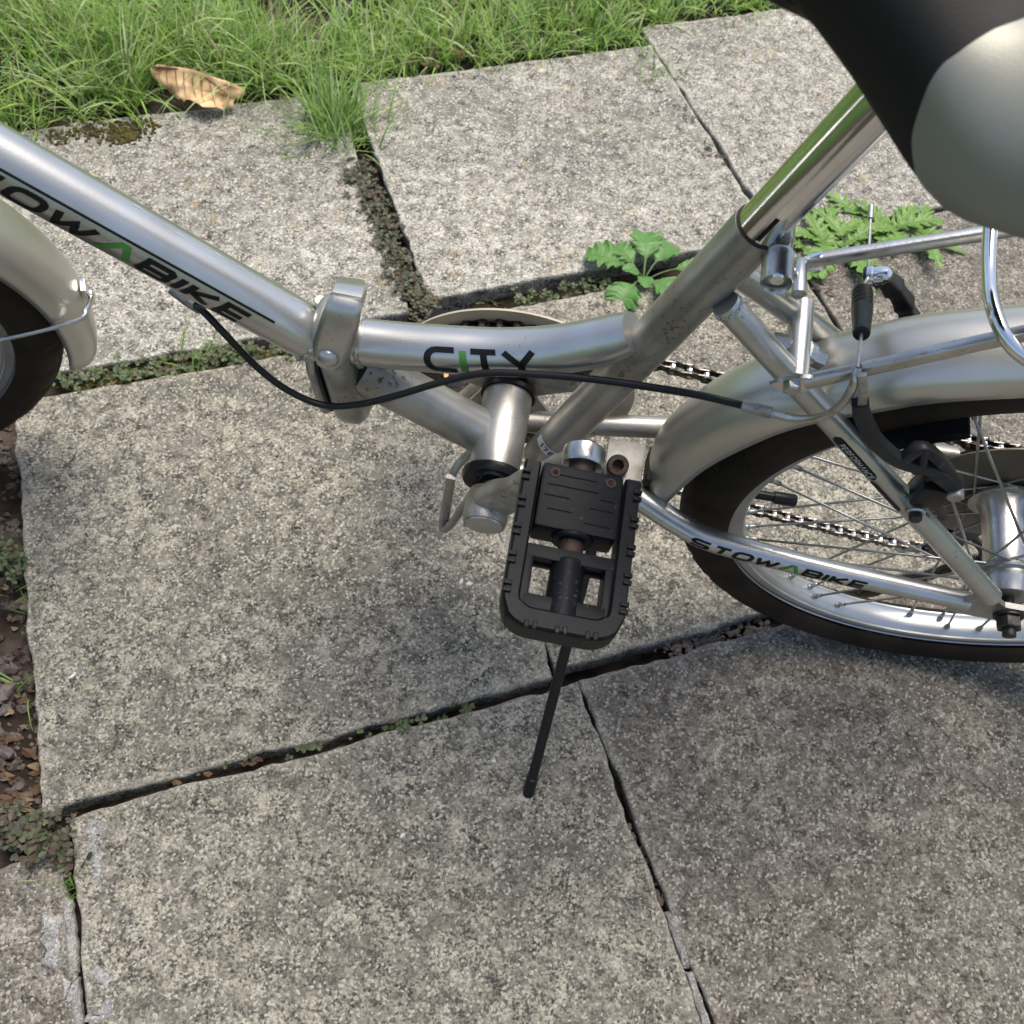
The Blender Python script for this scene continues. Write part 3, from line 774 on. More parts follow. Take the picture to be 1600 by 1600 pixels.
def scraps(name, spots, size, label, zb=0.003):
    mb = MB()
    for p in spots:
        a = random.uniform(0, 6.28); s_ = size * random.uniform(0.5, 1.3)
        zz = zb if zb is not None else ground_z(p.dot(EU), p.dot(EV)) + 0.004
        c = Vector((p.x, p.y, zz)); n = 11; vs = [c + Z * s_ * 0.25]
        for k in range(n):
            t = a + k * 6.283 / n
            vs.append(c + Vector((math.cos(t) * s_ * random.uniform(0.4, 1.1), math.sin(t) * s_ * 0.6 * random.uniform(0.4, 1.1), random.uniform(-0.1, 0.55) * s_)))
        mb.add(vs, [(0, 1 + k, 1 + (k + 1) % n) for k in range(n)])
    return link(name, mesh(name, mb.v, mb.f, False), 'bits', kind='stuff', label=label, cat='leaf litter')
scraps('leaf_litter', along([(5, 1090), (40, 1180), (50, 1230), (20, 1240)], 40, 0.018), 0.008, 'brown dead leaf scraps on the bare soil strip', None)
scraps('leaf_litter', along([(30, 690), (20, 900), (40, 1050)], 26, 0.012), 0.006, 'small dead leaf flakes along the soil edge of the slab', None)
stones('joint_moss', along([(95, 600), (180, 586), (260, 575), (330, 562), (420, 552), (500, 546)], 420, 0.006), 'moss', 0.0012, 0.0040, 'dark moss and soil packed in the joint under the main tube', 'moss', -0.008)
stones('joint_moss', along([(556, 255), (590, 330), (615, 400), (640, 455), (672, 492)], 420, 0.005), 'moss', 0.0012, 0.0038, 'dark moss and soil packed between the two pale slabs', 'moss', -0.010)
scraps('leaf_litter', along([(600, 345), (640, 440), (690, 490)], 14, 0.006), 0.006, 'curled dead leaves among the purplish sorrel', 0.002)
scraps('leaf_litter', along([(460, 1170), (300, 1205), (250, 1215), (690, 1120)], 14, 0.004), 0.005, 'rust brown leaf scraps in the joint left of the stand', -0.004)
scraps('leaf_litter', along([(660, 90), (720, 80), (640, 110)], 30, 0.015), 0.007, 'brown leaf litter under the grass by the pale slab', 0.006)
scraps('leaf_litter', along([(1270, 440), (1290, 460), (1060, 780)], 16, 0.008), 0.005, 'dead leaf scraps in the crack behind the seat stays', 0.003)

def toothed_leaf(base, direc, length, width, teeth, depth, rise, droop, petiole=0.2, nseg=42, roll=0.0):
    """outline with jagged lobes, a sunken rib and an arched blade"""
    d = Vector((math.cos(direc), math.sin(direc), 0)); s_ = Vector((-d.y, d.x, 0))
    vs = []; fs = []
    a = rise; p = Vector(base); rows = []
    for i in range(nseg + 1):
        t = i / nseg
        if t < petiole: wdt = width * 0.06
        else:
            q = (t - petiole) / (1 - petiole)
            env = math.sin(math.pi * min(1, q ** 0.8)) ** 0.65 if q < 1 else 0
            ph = (q * teeth) % 1.0
            wdt = width * env * (1 - depth * (1 - ph) ** 1.3) + width * 0.02
        nrm = Vector((-d.x * math.sin(a), -d.y * math.sin(a), math.cos(a)))
        side = (s_ * math.cos(roll) + nrm * math.sin(roll)).normalized()
        jl = 1 + 0.15 * random.uniform(-1, 1)
        tip_back = d * (-0.18 * wdt if t > petiole else 0)
        ru = 0.10 * wdt * random.uniform(-1, 1)
        rows.append((p.copy(), p + side * wdt * 0.5 * jl + nrm * wdt * 0.16 + nrm * ru - tip_back, p - side * wdt * 0.5 * (2 - jl) + nrm * wdt * 0.16 - nrm * ru - tip_back,
                     p + side * wdt * 0.25 + nrm * wdt * 0.13, p - side * wdt * 0.25 + nrm * wdt * 0.13))
        a -= (rise + droop) / nseg
        p = p + (d * math.cos(a) + Z * math.sin(a)) * (length / nseg)
    for r_ in rows: vs += [r_[1], r_[3], r_[0], r_[4], r_[2]]
    for i in range(nseg):
        for k in range(4):
            fs.append((5 * i + k, 5 * i + k + 1, 5 * i + k + 6, 5 * i + k + 5))
    rib = MB().tube([r_[0] + Vector((0, 0, 0.0004)) for r_ in rows[::2]], [0.0011 * (1 - 0.8 * i / (len(rows) / 2)) for i in range(len(rows[::2]))], 5, False)
    return vs, fs, rib
def rosette(name, px, py, leaves, mat, label):
    c = G(px, py); root = empty(name, label=label, cat='weed'); root.location = c
    for (dx, dy, direc, L, W, teeth, depth, rise, droop, pet) in leaves:
        vs, fs, rib = toothed_leaf(Vector((dx, dy, -0.003)), direc, L, W, teeth, depth, rise, droop, pet)
        o = link('leaf', mesh('leaf', vs, fs), mat, root)
        rib.obj('midrib', 'rib', o)
lv = []
for i in range(19):                                     # jagged sow thistle, two crowns in the same joint
    lv.append((random.uniform(-0.035, 0.035), random.uniform(-0.01, 0.01), R(200 + i * 47 + random.uniform(-15, 15)), random.uniform(0.055, 0.090), random.uniform(0.022, 0.036), 5, 0.84, random.uniform(0.15, 0.75), random.uniform(0.05, 0.45), 0.10))
rosette('sow_thistle', 1290, 385, lv, 'thistle', 'jagged green sow thistle sprouting from the joint beside the seat post')
lv = []
for i in range(18):
    lv.append((random.uniform(-0.035, 0.035), random.uniform(-0.01, 0.01), R(150 + i * 38 + random.uniform(-15, 15)), random.uniform(0.050, 0.085), random.uniform(0.020, 0.034), 5, 0.84, random.uniform(0.15, 0.75), random.uniform(0.05, 0.45), 0.10))
rosette('sow_thistle', 1395, 362, lv, 'thistle', 'jagged green sow thistle below the grey saddle panel')
lv = [(-0.002, 0, R(172), 0.075, 0.042, 4, 0.25, 0.75, 0.35, 0.35), (0.002, 0, R(95), 0.070, 0.042, 4, 0.25, 1.0, 0.5, 0.35), (0.004, 0, R(60), 0.062, 0.032, 4, 0.2, 0.9, 0.4, 0.4),
      (0.003, -0.002, R(-40), 0.062, 0.044, 4, 0.15, 0.8, 0.45, 0.35), (0, -0.003, R(-115), 0.066, 0.044, 3, 0.1, 0.7, 0.75, 0.4), (0.01, 0.002, R(10), 0.085, 0.026, 4, 0.2, 0.8, 0.45, 0.4),
      (-0.004, 0.002, R(140), 0.05, 0.03, 4, 0.25, 1.0, 0.3, 0.35), (0, 0, R(-80), 0.035, 0.02, 3, 0.2, 1.1, 0.2, 0.3), (0.001, 0.001, R(200), 0.035, 0.018, 3, 0.2, 1.2, 0.1, 0.3)]
rosette('broad_leaved_weed', 1003, 432, lv, 'weed', 'broad leaved green weed in the dark joint left of the seat tube')

def dry_leaf():
    outline = [(235, 107), (247, 103), (270, 106), (300, 112), (330, 122), (355, 130), (372, 136), (382, 140), (383, 146), (376, 151), (369, 150), (365, 154), (363, 160),
               (366, 164), (352, 166), (348, 168), (350, 173), (340, 170), (328, 172), (318, 172), (314, 168), (306, 164), (298, 159), (291, 158), (288, 160), (283, 153), (276, 151),
               (270, 145), (265, 138), (255, 134), (245, 126), (238, 118)]
    P0 = G(330, 172, 0.012)
    nrm = Vector((0.12, -0.50, 0.85)).normalized()
    def on(px, py):
        d = ray(px, py); return CAM + d * ((P0 - CAM).dot(nrm) / d.dot(nrm))
    O = [on(*p) for p in outline]
    c = on(305, 138); n = len(O); vs = []; fs = []
    rings = (1.0, 0.8, 0.55, 0.28)
    for s_ in rings:
        for i, p in enumerate(O):
            q = c.lerp(p, s_)
            q += nrm * (0.008 * (s_ ** 2) * math.sin(i * 0.4) + 0.003 * noise.noise(q * 60))
            vs.append(q)
    vs.append(c.copy())
    for r_ in range(3):
        for k in range(n): fs.append((r_ * n + k, r_ * n + (k + 1) % n, (r_ + 1) * n + (k + 1) % n, (r_ + 1) * n + k))
    for k in range(n): fs.append((3 * n + k, 3 * n + (k + 1) % n, 4 * n))
    me = mesh('dry_leaf', vs, fs)
    o = link('dry_leaf', me, 'dryleaf', label='curled tan dead leaf resting on the grass at the slab edge', cat='leaf')
    sm = o.modifiers.new('thickness', 'SOLIDIFY'); sm.thickness = 0.0005
    mv = MB()
    lift = nrm * 0.0042
    mid = [(238, 106), (280, 110), (310, 117), (335, 132), (352, 146), (362, 156)]
    mv.tube([on(*p) + lift for p in mid], [0.0013, 0.0012, 0.0011, 0.0010, 0.0008, 0.0005], 6)
    for a, b in (((252, 107), (250, 125)), ((262, 108), (263, 132)), ((275, 109), (280, 146)), ((288, 112), (291, 152)), ((300, 115), (308, 160)), ((314, 119), (320, 166)), ((328, 127), (338, 168)), ((330, 124), (372, 142))):
        mv.tube([on(*a) + lift, on((a[0] + b[0]) / 2 - 1, (a[1] + b[1]) / 2) + lift, on(*b) + lift], [0.0007, 0.0006, 0.0003], 5)
    mv.obj('vein', 'vein', o)
dry_leaf()

def rock(name, c, r_, sq, label):
    mb = MB().ball(c, r_, 22, 16, sq)
    for v in mb.v:
        v += (v - Vector(c)).normalized() * (0.35 * r_ * noise.noise(v * 14) + 0.12 * r_ * noise.noise(v * 60))
    mb.obj(name, 'mortar', autosharp=0, label=label, cat='stone')
rock('garden_stone', UV(-1.03, 1.02, 0.0) + Vector((-0.085, -0.02, 0)), 0.07, (0.8, 0.9, 0.9), 'rough grey stone at the end of the grass by the pale slab')
st = MB(); c = G(4, 150)
st.tube(spline([c, c + Vector((0.006, 0.02, 0.07)), c + Vector((0.010, 0.05, 0.14))]), 0.0035, 8)
st.obj('dry_stalk', 'rust', label='reddish brown dead stalk standing in the grass', cat='stalk')

# ================================================================== BICYCLE
bike = empty('bicycle', label='silver folding bicycle leaning on its stand on the concrete paving', cat='bicycle')
bike.rotation_euler = (LEAN, 0, 0)
HUB = Vector((0, 0, 0.245))
BBC = Vector((-0.390, 0, 0.271))

class Axis:
    """a tube's centre line, kept so that print can be laid on its skin"""
    def __init__(s, pts, rad):
        s.p = [Vector(p) for p in pts]; s.r = rad if isinstance(rad, list) else [rad] * len(s.p)
        s.s = [0.0]
        for a, b in zip(s.p, s.p[1:]): s.s.append(s.s[-1] + (b - a).length)
    def at(s, d):
        d = max(0, min(s.s[-1], d))
        for i in range(len(s.p) - 1):
            if d <= s.s[i + 1] or i == len(s.p) - 2:
                L = s.s[i + 1] - s.s[i]; t = (d - s.s[i]) / L
                ta = (s.p[i] - s.p[max(i - 1, 0)]) if i else (s.p[1] - s.p[0])
                tb = s.p[i + 1] - s.p[i]; tc = (s.p[min(i + 2, len(s.p) - 1)] - s.p[i + 1]) if i + 2 < len(s.p) else tb
                tg = ((ta.normalized() + tb.normalized()) * (1 - t) + (tb.normalized() + tc.normalized()) * t).normalized()
                return s.p[i].lerp(s.p[i + 1], t), tg, lerp(s.r[i], s.r[i + 1], t)
    def skin(s, d, phi, off=0.0004):
        c, t, r_ = s.at(d)
        e1 = CAML_REF - c; e1 = (e1 - t * e1.dot(t)).normalized(); e2 = e1.cross(t)
        return c + (e1 * math.cos(phi) + e2 * math.sin(phi)) * (r_ + off)
    def near(s, q):
        best = (9, 0)
        for k in range(401):
            d = s.s[-1] * k / 400; v = (s.at(d)[0] - q).length
            if v < best[0]: best = (v, d)
        return best[1]
CAML_REF = CAML.copy()

def tube_part(name, pts, rad, mat='silver', parent=None, seg=28, smooth_n=8, **k):
    P = spline(pts, smooth_n) if len(pts) > 2 else [lerp(Vector(pts[0]), Vector(pts[1]), i / 24) for i in range(25)]
    if isinstance(rad, (list, tuple)):
        n = len(P); rr = []
        for i in range(n):
            t = i / (n - 1) * (len(rad) - 1); j = min(int(t), len(rad) - 2); rr.append(lerp(rad[j], rad[j + 1], t - j))
    else: rr = [rad] * len(P)
    o = MB().tube(P, rr, seg).obj(name, mat, parent or bike, **k)
    return o, Axis(P, rr)

# ---- print
GL = {
 'S': (0.95, [[(1, 1), (0.14, 1), (0, 0.88), (0, 0.62), (0.14, 0.5), (0.86, 0.5), (1, 0.38), (1, 0.12), (0.86, 0), (0, 0)]]),
 'T': (0.95, [[(0, 1), (1, 1)], [(0.5, 1), (0.5, 0)]]),
 'O': (1.10, [[(0.5, 1), (0.28, 1), (0.14, 0.95), (0.04, 0.84), (0, 0.7), (0, 0.3), (0.04, 0.16), (0.14, 0.05), (0.28, 0), (0.72, 0), (0.86, 0.05), (0.96, 0.16), (1, 0.3), (1, 0.7), (0.96, 0.84), (0.86, 0.95), (0.72, 1), (0.5, 1)]]),
 'W': (1.35, [[(0, 1), (0.2, 0), (0.5, 0.78), (0.72, 0), (1, 1)]]),
 'A': (1.15, [[(0, 0), (0.42, 1), (0.60, 1), (1, 0)]]),
 'B': (1.0, [[(0, 0), (0, 1), (0.84, 1), (0.98, 0.88), (0.98, 0.64), (0.86, 0.52), (0, 0.52)], [(0.86, 0.52), (1, 0.40), (1, 0.12), (0.86, 0), (0, 0)]]),
 'I': (0.0, [[(0, 1), (0, 0)]]),
 'K': (0.95, [[(0, 1), (0, 0)], [(1, 1), (0.12, 0.5), (1, 0)]]),
 'E': (0.9, [[(1, 1), (0, 1), (0, 0), (1, 0)], [(0, 0.5), (0.92, 0.5)]]),
 'C': (1.0, [[(1, 1), (0.40, 1), (0.24, 0.97), (0.12, 0.88), (0.04, 0.75), (0, 0.58), (0, 0.42), (0.04, 0.25), (0.12, 0.12), (0.24, 0.03), (0.40, 0), (1, 0)]]),
 'Y': (1.1, [[(0, 1), (0.5, 0.42), (1, 1)], [(0.5, 0.42), (0.5, 0)]]),
 'P': (0.8, [[(0, 0), (0, 1), (0.85, 1), (1, 0.86), (1, 0.6), (0.85, 0.46), (0, 0.46)]]),
 'R': (0.85, [[(0, 0), (0, 1), (0.85, 1), (1, 0.86), (1, 0.6), (0.85, 0.46), (0, 0.46)], [(0.5, 0.46), (1, 0)]]),
 'F': (0.75, [[(1, 1), (0, 1), (0, 0)], [(0, 0.52), (0.85, 0.52)]]),
 'M': (1.05, [[(0, 0), (0, 1), (0.5, 0.3), (1, 1), (1, 0)]]),
 'N': (0.9, [[(0, 0), (0, 1), (1, 0), (1, 1)]]),
 'H': (0.9, [[(0, 0), (0, 1)], [(1, 0), (1, 1)], [(0, 0.5), (1, 0.5)]]),
 '1': (0.3, [[(0, 0.8), (1, 1), (1, 0)]]),
 '7': (0.8, [[(0, 1), (1, 1), (0.4, 0)]]),
 '6': (0.8, [[(0.9, 1), (0.2, 0.9), (0, 0.5), (0, 0.12), (0.15, 0), (0.85, 0), (1, 0.12), (1, 0.42), (0.85, 0.54), (0.05, 0.5)]]),
}
def stroke(mb, pts, th, fn, step=0.12):
    P = []
    for a, b in zip(pts, pts[1:]):
        L = math.hypot(b[0] - a[0], b[1] - a[1]); n = max(1, int(L / step))
        for k in range(n): P.append((a[0] + (b[0] - a[0]) * k / n, a[1] + (b[1] - a[1]) * k / n))
    P.append(pts[-1])
    n = len(P); vs = []
    closed = P[0] == P[-1]
    for i in range(n):
        if closed and i in (0, n - 1): a, b, c = P[-2], P[0], P[1]
        else: a, b, c = P[max(i - 1, 0)], P[i], P[min(i + 1, n - 1)]
        d1 = (b[0] - a[0], b[1] - a[1]); d2 = (c[0] - b[0], c[1] - b[1])
        def nm(d):
            l = math.hypot(*d); return (d[0] / l, d[1] / l) if l > 1e-9 else None
        d1 = nm(d1) or nm(d2); d2 = nm(d2) or d1
        t = nm((d1[0] + d2[0], d1[1] + d2[1])) or d1
        nn = (-t[1], t[0]); cs = max(0.5, nn[0] * -d1[1] + nn[1] * d1[0])
        h = th / 2 / cs
        e = 0
        if not closed: e = -th * 0.0
        vs += [fn(b[0] + nn[0] * h, b[1] + nn[1] * h), fn(b[0] - nn[0] * h, b[1] - nn[1] * h)]
    mb.add(vs, [(2 * i, 2 * i + 1, 2 * i + 3, 2 * i + 2) for i in range(n - 1)])
def lettering(text, ax, d0, d1, phi_top, phi_bot, th, parent, colours=None, slant=0.25, gap=0.42, name='lettering', mat='ink', off=0.0004, squash=None, along_phi=False):
    wtot = sum(GL[c][0] for c in text) + gap * (len(text) - 1) + th
    x = th / 2
    for i, c in enumerate(text):
        w_, strokes = GL[c]
        mb = MB()
        def fn(a, b, x=x, w_=w_):
            b_ = th / 2 + b * (1 - th) if True else b
            q = (x + a) + slant * (b_ - 0.5)
            t = q / wtot
            return ax.skin(lerp(d0, d1, t), lerp(phi_bot, phi_top, b_), off)
        for s_ in strokes:
            stroke(mb, [(p[0] * w_, p[1]) for p in s_], th, fn)
        m = (colours or {}).get(i, mat)
        mb.obj('letter' if not c.isdigit() else 'digit', m, parent, autosharp=0)
        x += w_ + gap

# ---- frame tubes
mt_dir = (B(484, 521) - B(0, 248)).normalized()
mt_end = B(500, 530)
mt_start = B(0, 248) - mt_dir * 0.215
main_tube, AX = tube_part('main_tube', [mt_start, mt_end], 0.0180, seg=40)
dB = lambda px, py, ax: ax.near(B(px, py))
lettering('STOWABIKE', AX, dB(-108, 188, AX), dB(392, 470, AX), R(-23), R(-72), 0.27, main_tube, {4: 'green'}, 0.35)
ln = MB()
da, db_ = dB(-140, 170, AX), dB(424, 487, AX)
vs = []
for i in range(41):
    d = lerp(da, db_, i / 40); vs += [AX.skin(d, R(-13.5)), AX.skin(d, R(-18.5))]
ln.add(vs, [(2 * i, 2 * i + 1, 2 * i + 3, 2 * i + 2) for i in range(40)])
ln.obj('printed_line', 'ink', main_tube, autosharp=0)
scf = MB()                                            # worn scratches along the crest of the tube
for i in range(26):
    d = dB(random.choice([random.uniform(160, 300), random.uniform(320, 480)]), 0, AX) if False else random.uniform(dB(180, 349, AX), dB(484, 521, AX))
    ph = R(random.gauss(52, 4)); L = random.uniform(0.002, 0.012)
    w_ = random.uniform(0.01, 0.035)
    scf.add([AX.skin(d, ph, 0.0003), AX.skin(d + L, ph + w_ * 0.3, 0.0003), AX.skin(d + L * 0.8, ph + w_, 0.0003), AX.skin(d + L * 0.2, ph + w_ * 0.8, 0.0003)], [(0, 1, 2, 3)])
scf.obj('paint_scratches', 'pale_ink', main_tube, autosharp=0)['kind'] = 'stuff'

ct_pts = [B(548, 532), B(620, 540), B(700, 546), B(780, 550), B(860, 547), B(930, 536), B(990, 519)]
centre_tube, AXC = tube_part('centre_tube', ct_pts, [0.0158] * 12 + [0.0150, 0.0128], seg=36)
lettering('CITY', AXC, dB(672, 545, AXC), dB(852, 548, AXC), R(8), R(-66), 0.25, centre_tube, {1: 'green'}, -0.10, 0.30)
down_tube, AXD = tube_part('down_tube', [B(560, 573), B(782, 690)], 0.0170, 'silver_dull', seg=36)
st_bot = B(846, 712); st_top = B(1187, 354)
seat_tube, AXS = tube_part('seat_tube', [st_bot, st_top], 0.01435, 'silver_dull', seg=36)
sdir = (st_top - st_bot).normalized()
MB().lathe([(-0.0002, 0.0126), (-0.0002, 0.0139), (0.0006, 0.0138), (0.0006, 0.0126)], st_top, sdir, 40).obj('collar_rim', 'rust', seat_tube)
# number sticker round the foot of the seat tube
stk = MB(); vs = []; d_s = AXS.near(B(862, 690)) + 0.007
for i in range(13):
    ph = R(lerp(48, -52, i / 12)); vs += [AXS.skin(d_s - 0.0046, ph, 0.0003), AXS.skin(d_s + 0.0046, ph, 0.0003)]
stk.add(vs, [(2 * i, 2 * i + 1, 2 * i + 3, 2 * i + 2) for i in range(12)])
sticker = stk.obj('number_sticker', 'sticker', seat_tube, autosharp=0)
class Round:                                          # lets print run round a tube instead of along it
    def __init__(s, ax, d, h): s.ax, s.d, s.h = ax, d, h
    def skin(s, a, b, off): return s.ax.skin(s.d + b * s.h, a, off + 0.0003)
lettering('1766', Round(AXS, d_s, 1.0), R(26), R(-46), 0.0032, -0.0032, 0.2, sticker, None, 0.0, 0.5)

MB().cyl(BBC - Y * 0.034, BBC + Y * 0.034, 0.0187, seg=40, bev=0.001).obj('bottom_bracket_shell', 'silver_dull', bike)
cup = MB().lathe([(0, 0.0187), (0, 0.0225), (0.003, 0.023), (0.007, 0.0215), (0.008, 0.016), (0.006, 0.012), (0.004, 0.010), (0.004, 0)], BBC - Y * 0.0335, -Y, 40)
cup.obj('bearing_cup', 'cable', bike)
MB().lathe([(0, 0.0187), (0, 0.021), (0.004, 0.0205), (0.007, 0.012), (0.007, 0)], BBC + Y * 0.0335, Y, 36).obj('bearing_cup', 'cable', bike)
MB().cyl(BBC - Y * 0.058, BBC + Y * 0.058, 0.0085, seg=12).obj('bottom_bracket_axle', 'chrome', bike)
def weld(name, c, ax, r_, parent, mat='silver_dull', a0=0, a1=360, t=0.0015):
    ax = Vector(ax).normalized(); a = Z if abs(ax.z) < 0.9 else X
    x = (a - ax * a.dot(ax)).normalized(); y = ax.cross(x); P = []; rr = []
    for i in range(61):
        q = R(lerp(a0, a1, i / 60)); P.append(Vector(c) + (x * math.cos(q) + y * math.sin(q)) * r_ + ax * 0.0006 * math.sin(i * 2.1)); rr.append(t * (1 + 0.15 * math.sin(i * 1.3) + 0.2 * noise.noise(Vector((i * 0.7, r_ * 99, 1)))))
    MB().tube(P, rr, 8).obj(name, mat, parent)
weld('weld_bead', B(768, 680), (B(790, 692) - B(560, 566)), 0.0182, down_tube)
weld('weld_bead', B(566, 534), (ct_pts[1] - ct_pts[0]), 0.0163, centre_tube)
weld('weld_bead', B(487, 522), mt_dir, 0.0186, main_tube)

# ---- folding hinge
HX = B(526, 548).x
hinge = empty('folding_hinge', bike)
def stadium(hw, z0, z1, n=12):
    pts = []
    for k in range(n + 1):
        a = math.pi * k / n; pts.append((hw * math.cos(a), z1 - hw + hw * math.sin(a)))
    for k in range(n + 1):
        a = math.pi + math.pi * k / n; pts.append((hw * math.cos(a), z0 + hw + hw * math.sin(a)))
    return pts
def plate(x0, x1, hw, z0, z1, name, mat, tilt=0.06):
    ax = Vector((1, 0, 0)); up = Vector((-tilt, 0, 1)).normalized()
    mb = MB(); poly = stadium(hw, z0, z1); sm = stadium(hw - 0.002, z0 + 0.002, z1 - 0.002)
    o = Vector((0, 0, 0)); zc = (z0 + z1) / 2
    base = Vector((0, 0, zc))
    def put(pl, x_): return [base + X * x_ + Y * p[0] + up * (p[1] - zc) for p in pl]
    rr = min((x1 - x0) * 0.48, 0.009); L = []
    for k in range(7):
        q = math.pi / 2 * k / 6; ins = rr * (1 - math.sin(q)); L.append(put(stadium(hw - ins, z0 + ins, z1 - ins), x0 + rr - rr * math.cos(q)))
    for k in range(7):
        q = math.pi / 2 * (1 - k / 6); ins = rr * (1 - math.sin(q)); L.append(put(stadium(hw - ins, z0 + ins, z1 - ins), x1 - rr + rr * math.cos(q)))
    n = len(poly); vs = sum(L, []); m_ = len(L); fs = [tuple(reversed(range(n))), tuple(range((m_ - 1) * n, m_ * n))]
    for r_ in range(m_ - 1): fs += [(r_ * n + k, r_ * n + (k + 1) % n, (r_ + 1) * n + (k + 1) % n, (r_ + 1) * n + k) for k in range(n)]
    mb.add(vs, fs); return mb.obj(name, mat, hinge, autosharp=50)
zt, zb_ = B(520, 502, -0.01).z, B(531, 664, -0.016).z
plate(HX - 0.0155, HX - 0.0085, 0.0205, zb_ + 0.006, B(500, 560, -0.018).z, 'hinge_plate', 'silver_dull')
plate(HX - 0.0065, HX + 0.0165, 0.0225, zb_, zt, 'hinge_plate', 'silver_dull')
plate(HX - 0.0087, HX - 0.0063, 0.019, zb_ + 0.009, B(500, 560, -0.018).z - 0.002, 'hinge_gap_shade', 'cable')  # black sheet standing in for the shade in the gap between the plates
# clamp lever that wraps over the top and near side of the hinge
lev_pts = [B(548, 442, 0.004), B(547, 452, -0.010), B(540, 474, -0.022), B(530, 505, -0.0285), B(519, 540, -0.0315), B(512, 570, -0.0325)]
P = spline(lev_pts, 6); lv_m = MB(); vs = []
n = len(P)
for i, p in enumerate(P):
    t = (P[min(i + 1, n - 1)] - P[max(i - 1, 0)]).normalized()
    sx = X - t * X.dot(t); sx.normalize(); nn = t.cross(sx)
    if nn.y > 0: nn = -nn
    f = i / (n - 1)
    hw = interp([(0, 0.0085), (0.06, 0.0098), (0.3, 0.0103), (0.62, 0.0118), (0.8, 0.0122), (0.93, 0.0105), (1, 0.0065)], f)
    for (a, b) in ((-1, 0), (-0.93, 0.0022), (-0.6, 0.0032), (0.6, 0.0032), (0.93, 0.0022), (1, 0), (0.85, -0.003), (-0.85, -0.003)):
        vs.append(p + sx * hw * a + nn * b)
fs = [(i * 8 + k, i * 8 + (k + 1) % 8, (i + 1) * 8 + (k + 1) % 8, (i + 1) * 8 + k) for i in range(n - 1) for k in range(8)] + [tuple(range(8)), tuple((n - 1) * 8 + k for k in range(8))]
lv_m.add(vs, fs); lever = lv_m.obj('clamp_lever', 'silver', hinge, autosharp=60)
rv = B(512, 561, -0.0365)
MB().lathe([(-0.003, 0.0072), (0.001, 0.0070), (0.0028, 0.0058), (0.004, 0.0034), (0.0045, 0.0)], rv + Y * 0.001, (-0.05, -1, 0.18), 24).obj('rivet', 'silver', lever)
MB().box(B(553, 512, -0.024), X * 0.0035, Y * 0.006, Z * 0.012, 0.0012).obj('clamp_catch', 'silver_dull', hinge)
MB().cyl(B(500, 468, 0.012), B(503, 482, 0.012), 0.0045, seg=16, bev=0.001).obj('hinge_pin', 'silver_dull', hinge)

# ---- rear triangle
NS0, NS1 = B(1133, 474, -0.013), B(1549, 932, -0.060)
near_stay, AXN = tube_part('seat_stay', [NS0, NS1], [0.0082, 0.0080, 0.0076], 'silver', seg=24)
mir = lambda v: Vector((v.x, -v.y, v.z))
tube_part('seat_stay', [mir(NS0), mir(NS1)], [0.0082, 0.0080, 0.0076], 'silver', seg=24)
weld('weld_bead', lerp(NS0, NS1, 0.012), NS1 - NS0, 0.0080, near_stay, 'silver', t=0.0010)
cs_pts = [B(975, 762, -0.018), B(1012, 787, -0.029), B(1060, 818, -0.041), B(1110, 843, -0.050), B(1200, 868, -0.054), B(1300, 893, -0.057), B(1400, 915, -0.059), B(1512, 940, -0.0605)]
near_cs, AXK = tube_part('chain_stay', cs_pts, [0.0090, 0.0090, 0.0088, 0.0082, 0.0072], 'silver', seg=24)
tube_part('chain_stay', [BBC + Vector((0.012, 0.022, -0.014))] + [mir(p) for p in cs_pts[2:]], [0.0085, 0.0088, 0.0085, 0.0080, 0.0072], 'silver_dull', seg=24)
tube_part('chain_stay_foot', [BBC + Vector((0.012, -0.022, -0.014)), cs_pts[0] + Vector((-0.02, 0.003, -0.004)), cs_pts[1]], 0.0088, 'silver_dull', seg=20)
lettering('STOWABIKE', AXK, dB(1082, 842, AXK) if False else AXK.near(B(1086, 832, -0.045)), AXK.near(B(1352, 905, -0.058)), R(-14), R(-68), 0.27, near_cs, {4: 'green'}, 0.30)
def pill(ax, d0, d1, ph0, ph1, parent, text):
    vs = []; n = 24; mb = MB()
    for i in range(n + 1):
        t = i / n; e = min(1, min(t, 1 - t) * 9); hh = math.sqrt(max(0.02, 1 - (1 - e) ** 2))
        m_ = (ph0 + ph1) / 2; h_ = (ph1 - ph0) / 2 * hh
        for q in (-1, -0.33, 0.33, 1): vs.append(ax.skin(lerp(d0, d1, t), m_ + h_ * q, 0.0003))
    mb.add(vs, [(4 * i + k, 4 * i + k + 1, 4 * i + k + 5, 4 * i + k + 4) for i in range(n) for k in range(3)])
    o = mb.obj('printed_band', 'ink', parent, autosharp=0)
    if text: lettering(text, ax, lerp(d0, d1, 0.16), lerp(d0, d1, 0.95), lerp(ph0, ph1, 0.8), lerp(ph0, ph1, 0.2), 0.22, o, None, 0.2, 0.5, mat='pale_ink', off=0.0006)
n0, n1, n2 = (AXN.near(B(1288, 672, -0.03)), AXN.near(B(1366, 742, -0.04)), AXN.near(B(1410, 790, -0.045)))
pill(AXN, n0, n1, R(-62), R(-16), near_stay, 'PERFORMANCE')
pill(AXN, n1 + 0.001, n2, R(-76), R(-44), near_stay, None)
bz = B(1244, 594, -0.027); bz2 = B(1254, 480, 0.027)
tube_part('stay_bridge', [bz, Vector((bz.x + 0.001, 0.027, bz.z))], 0.0075, 'silver', seg=20)
BR = Vector((bz.x, 0, bz.z))
MB().cyl(BR + Vector((0.006, -0.006, -0.002)), BR + Vector((0.017, -0.006, -0.006)), 0.0062, seg=6, bev=0.0008).obj('mudguard_bolt', 'steel', bike)
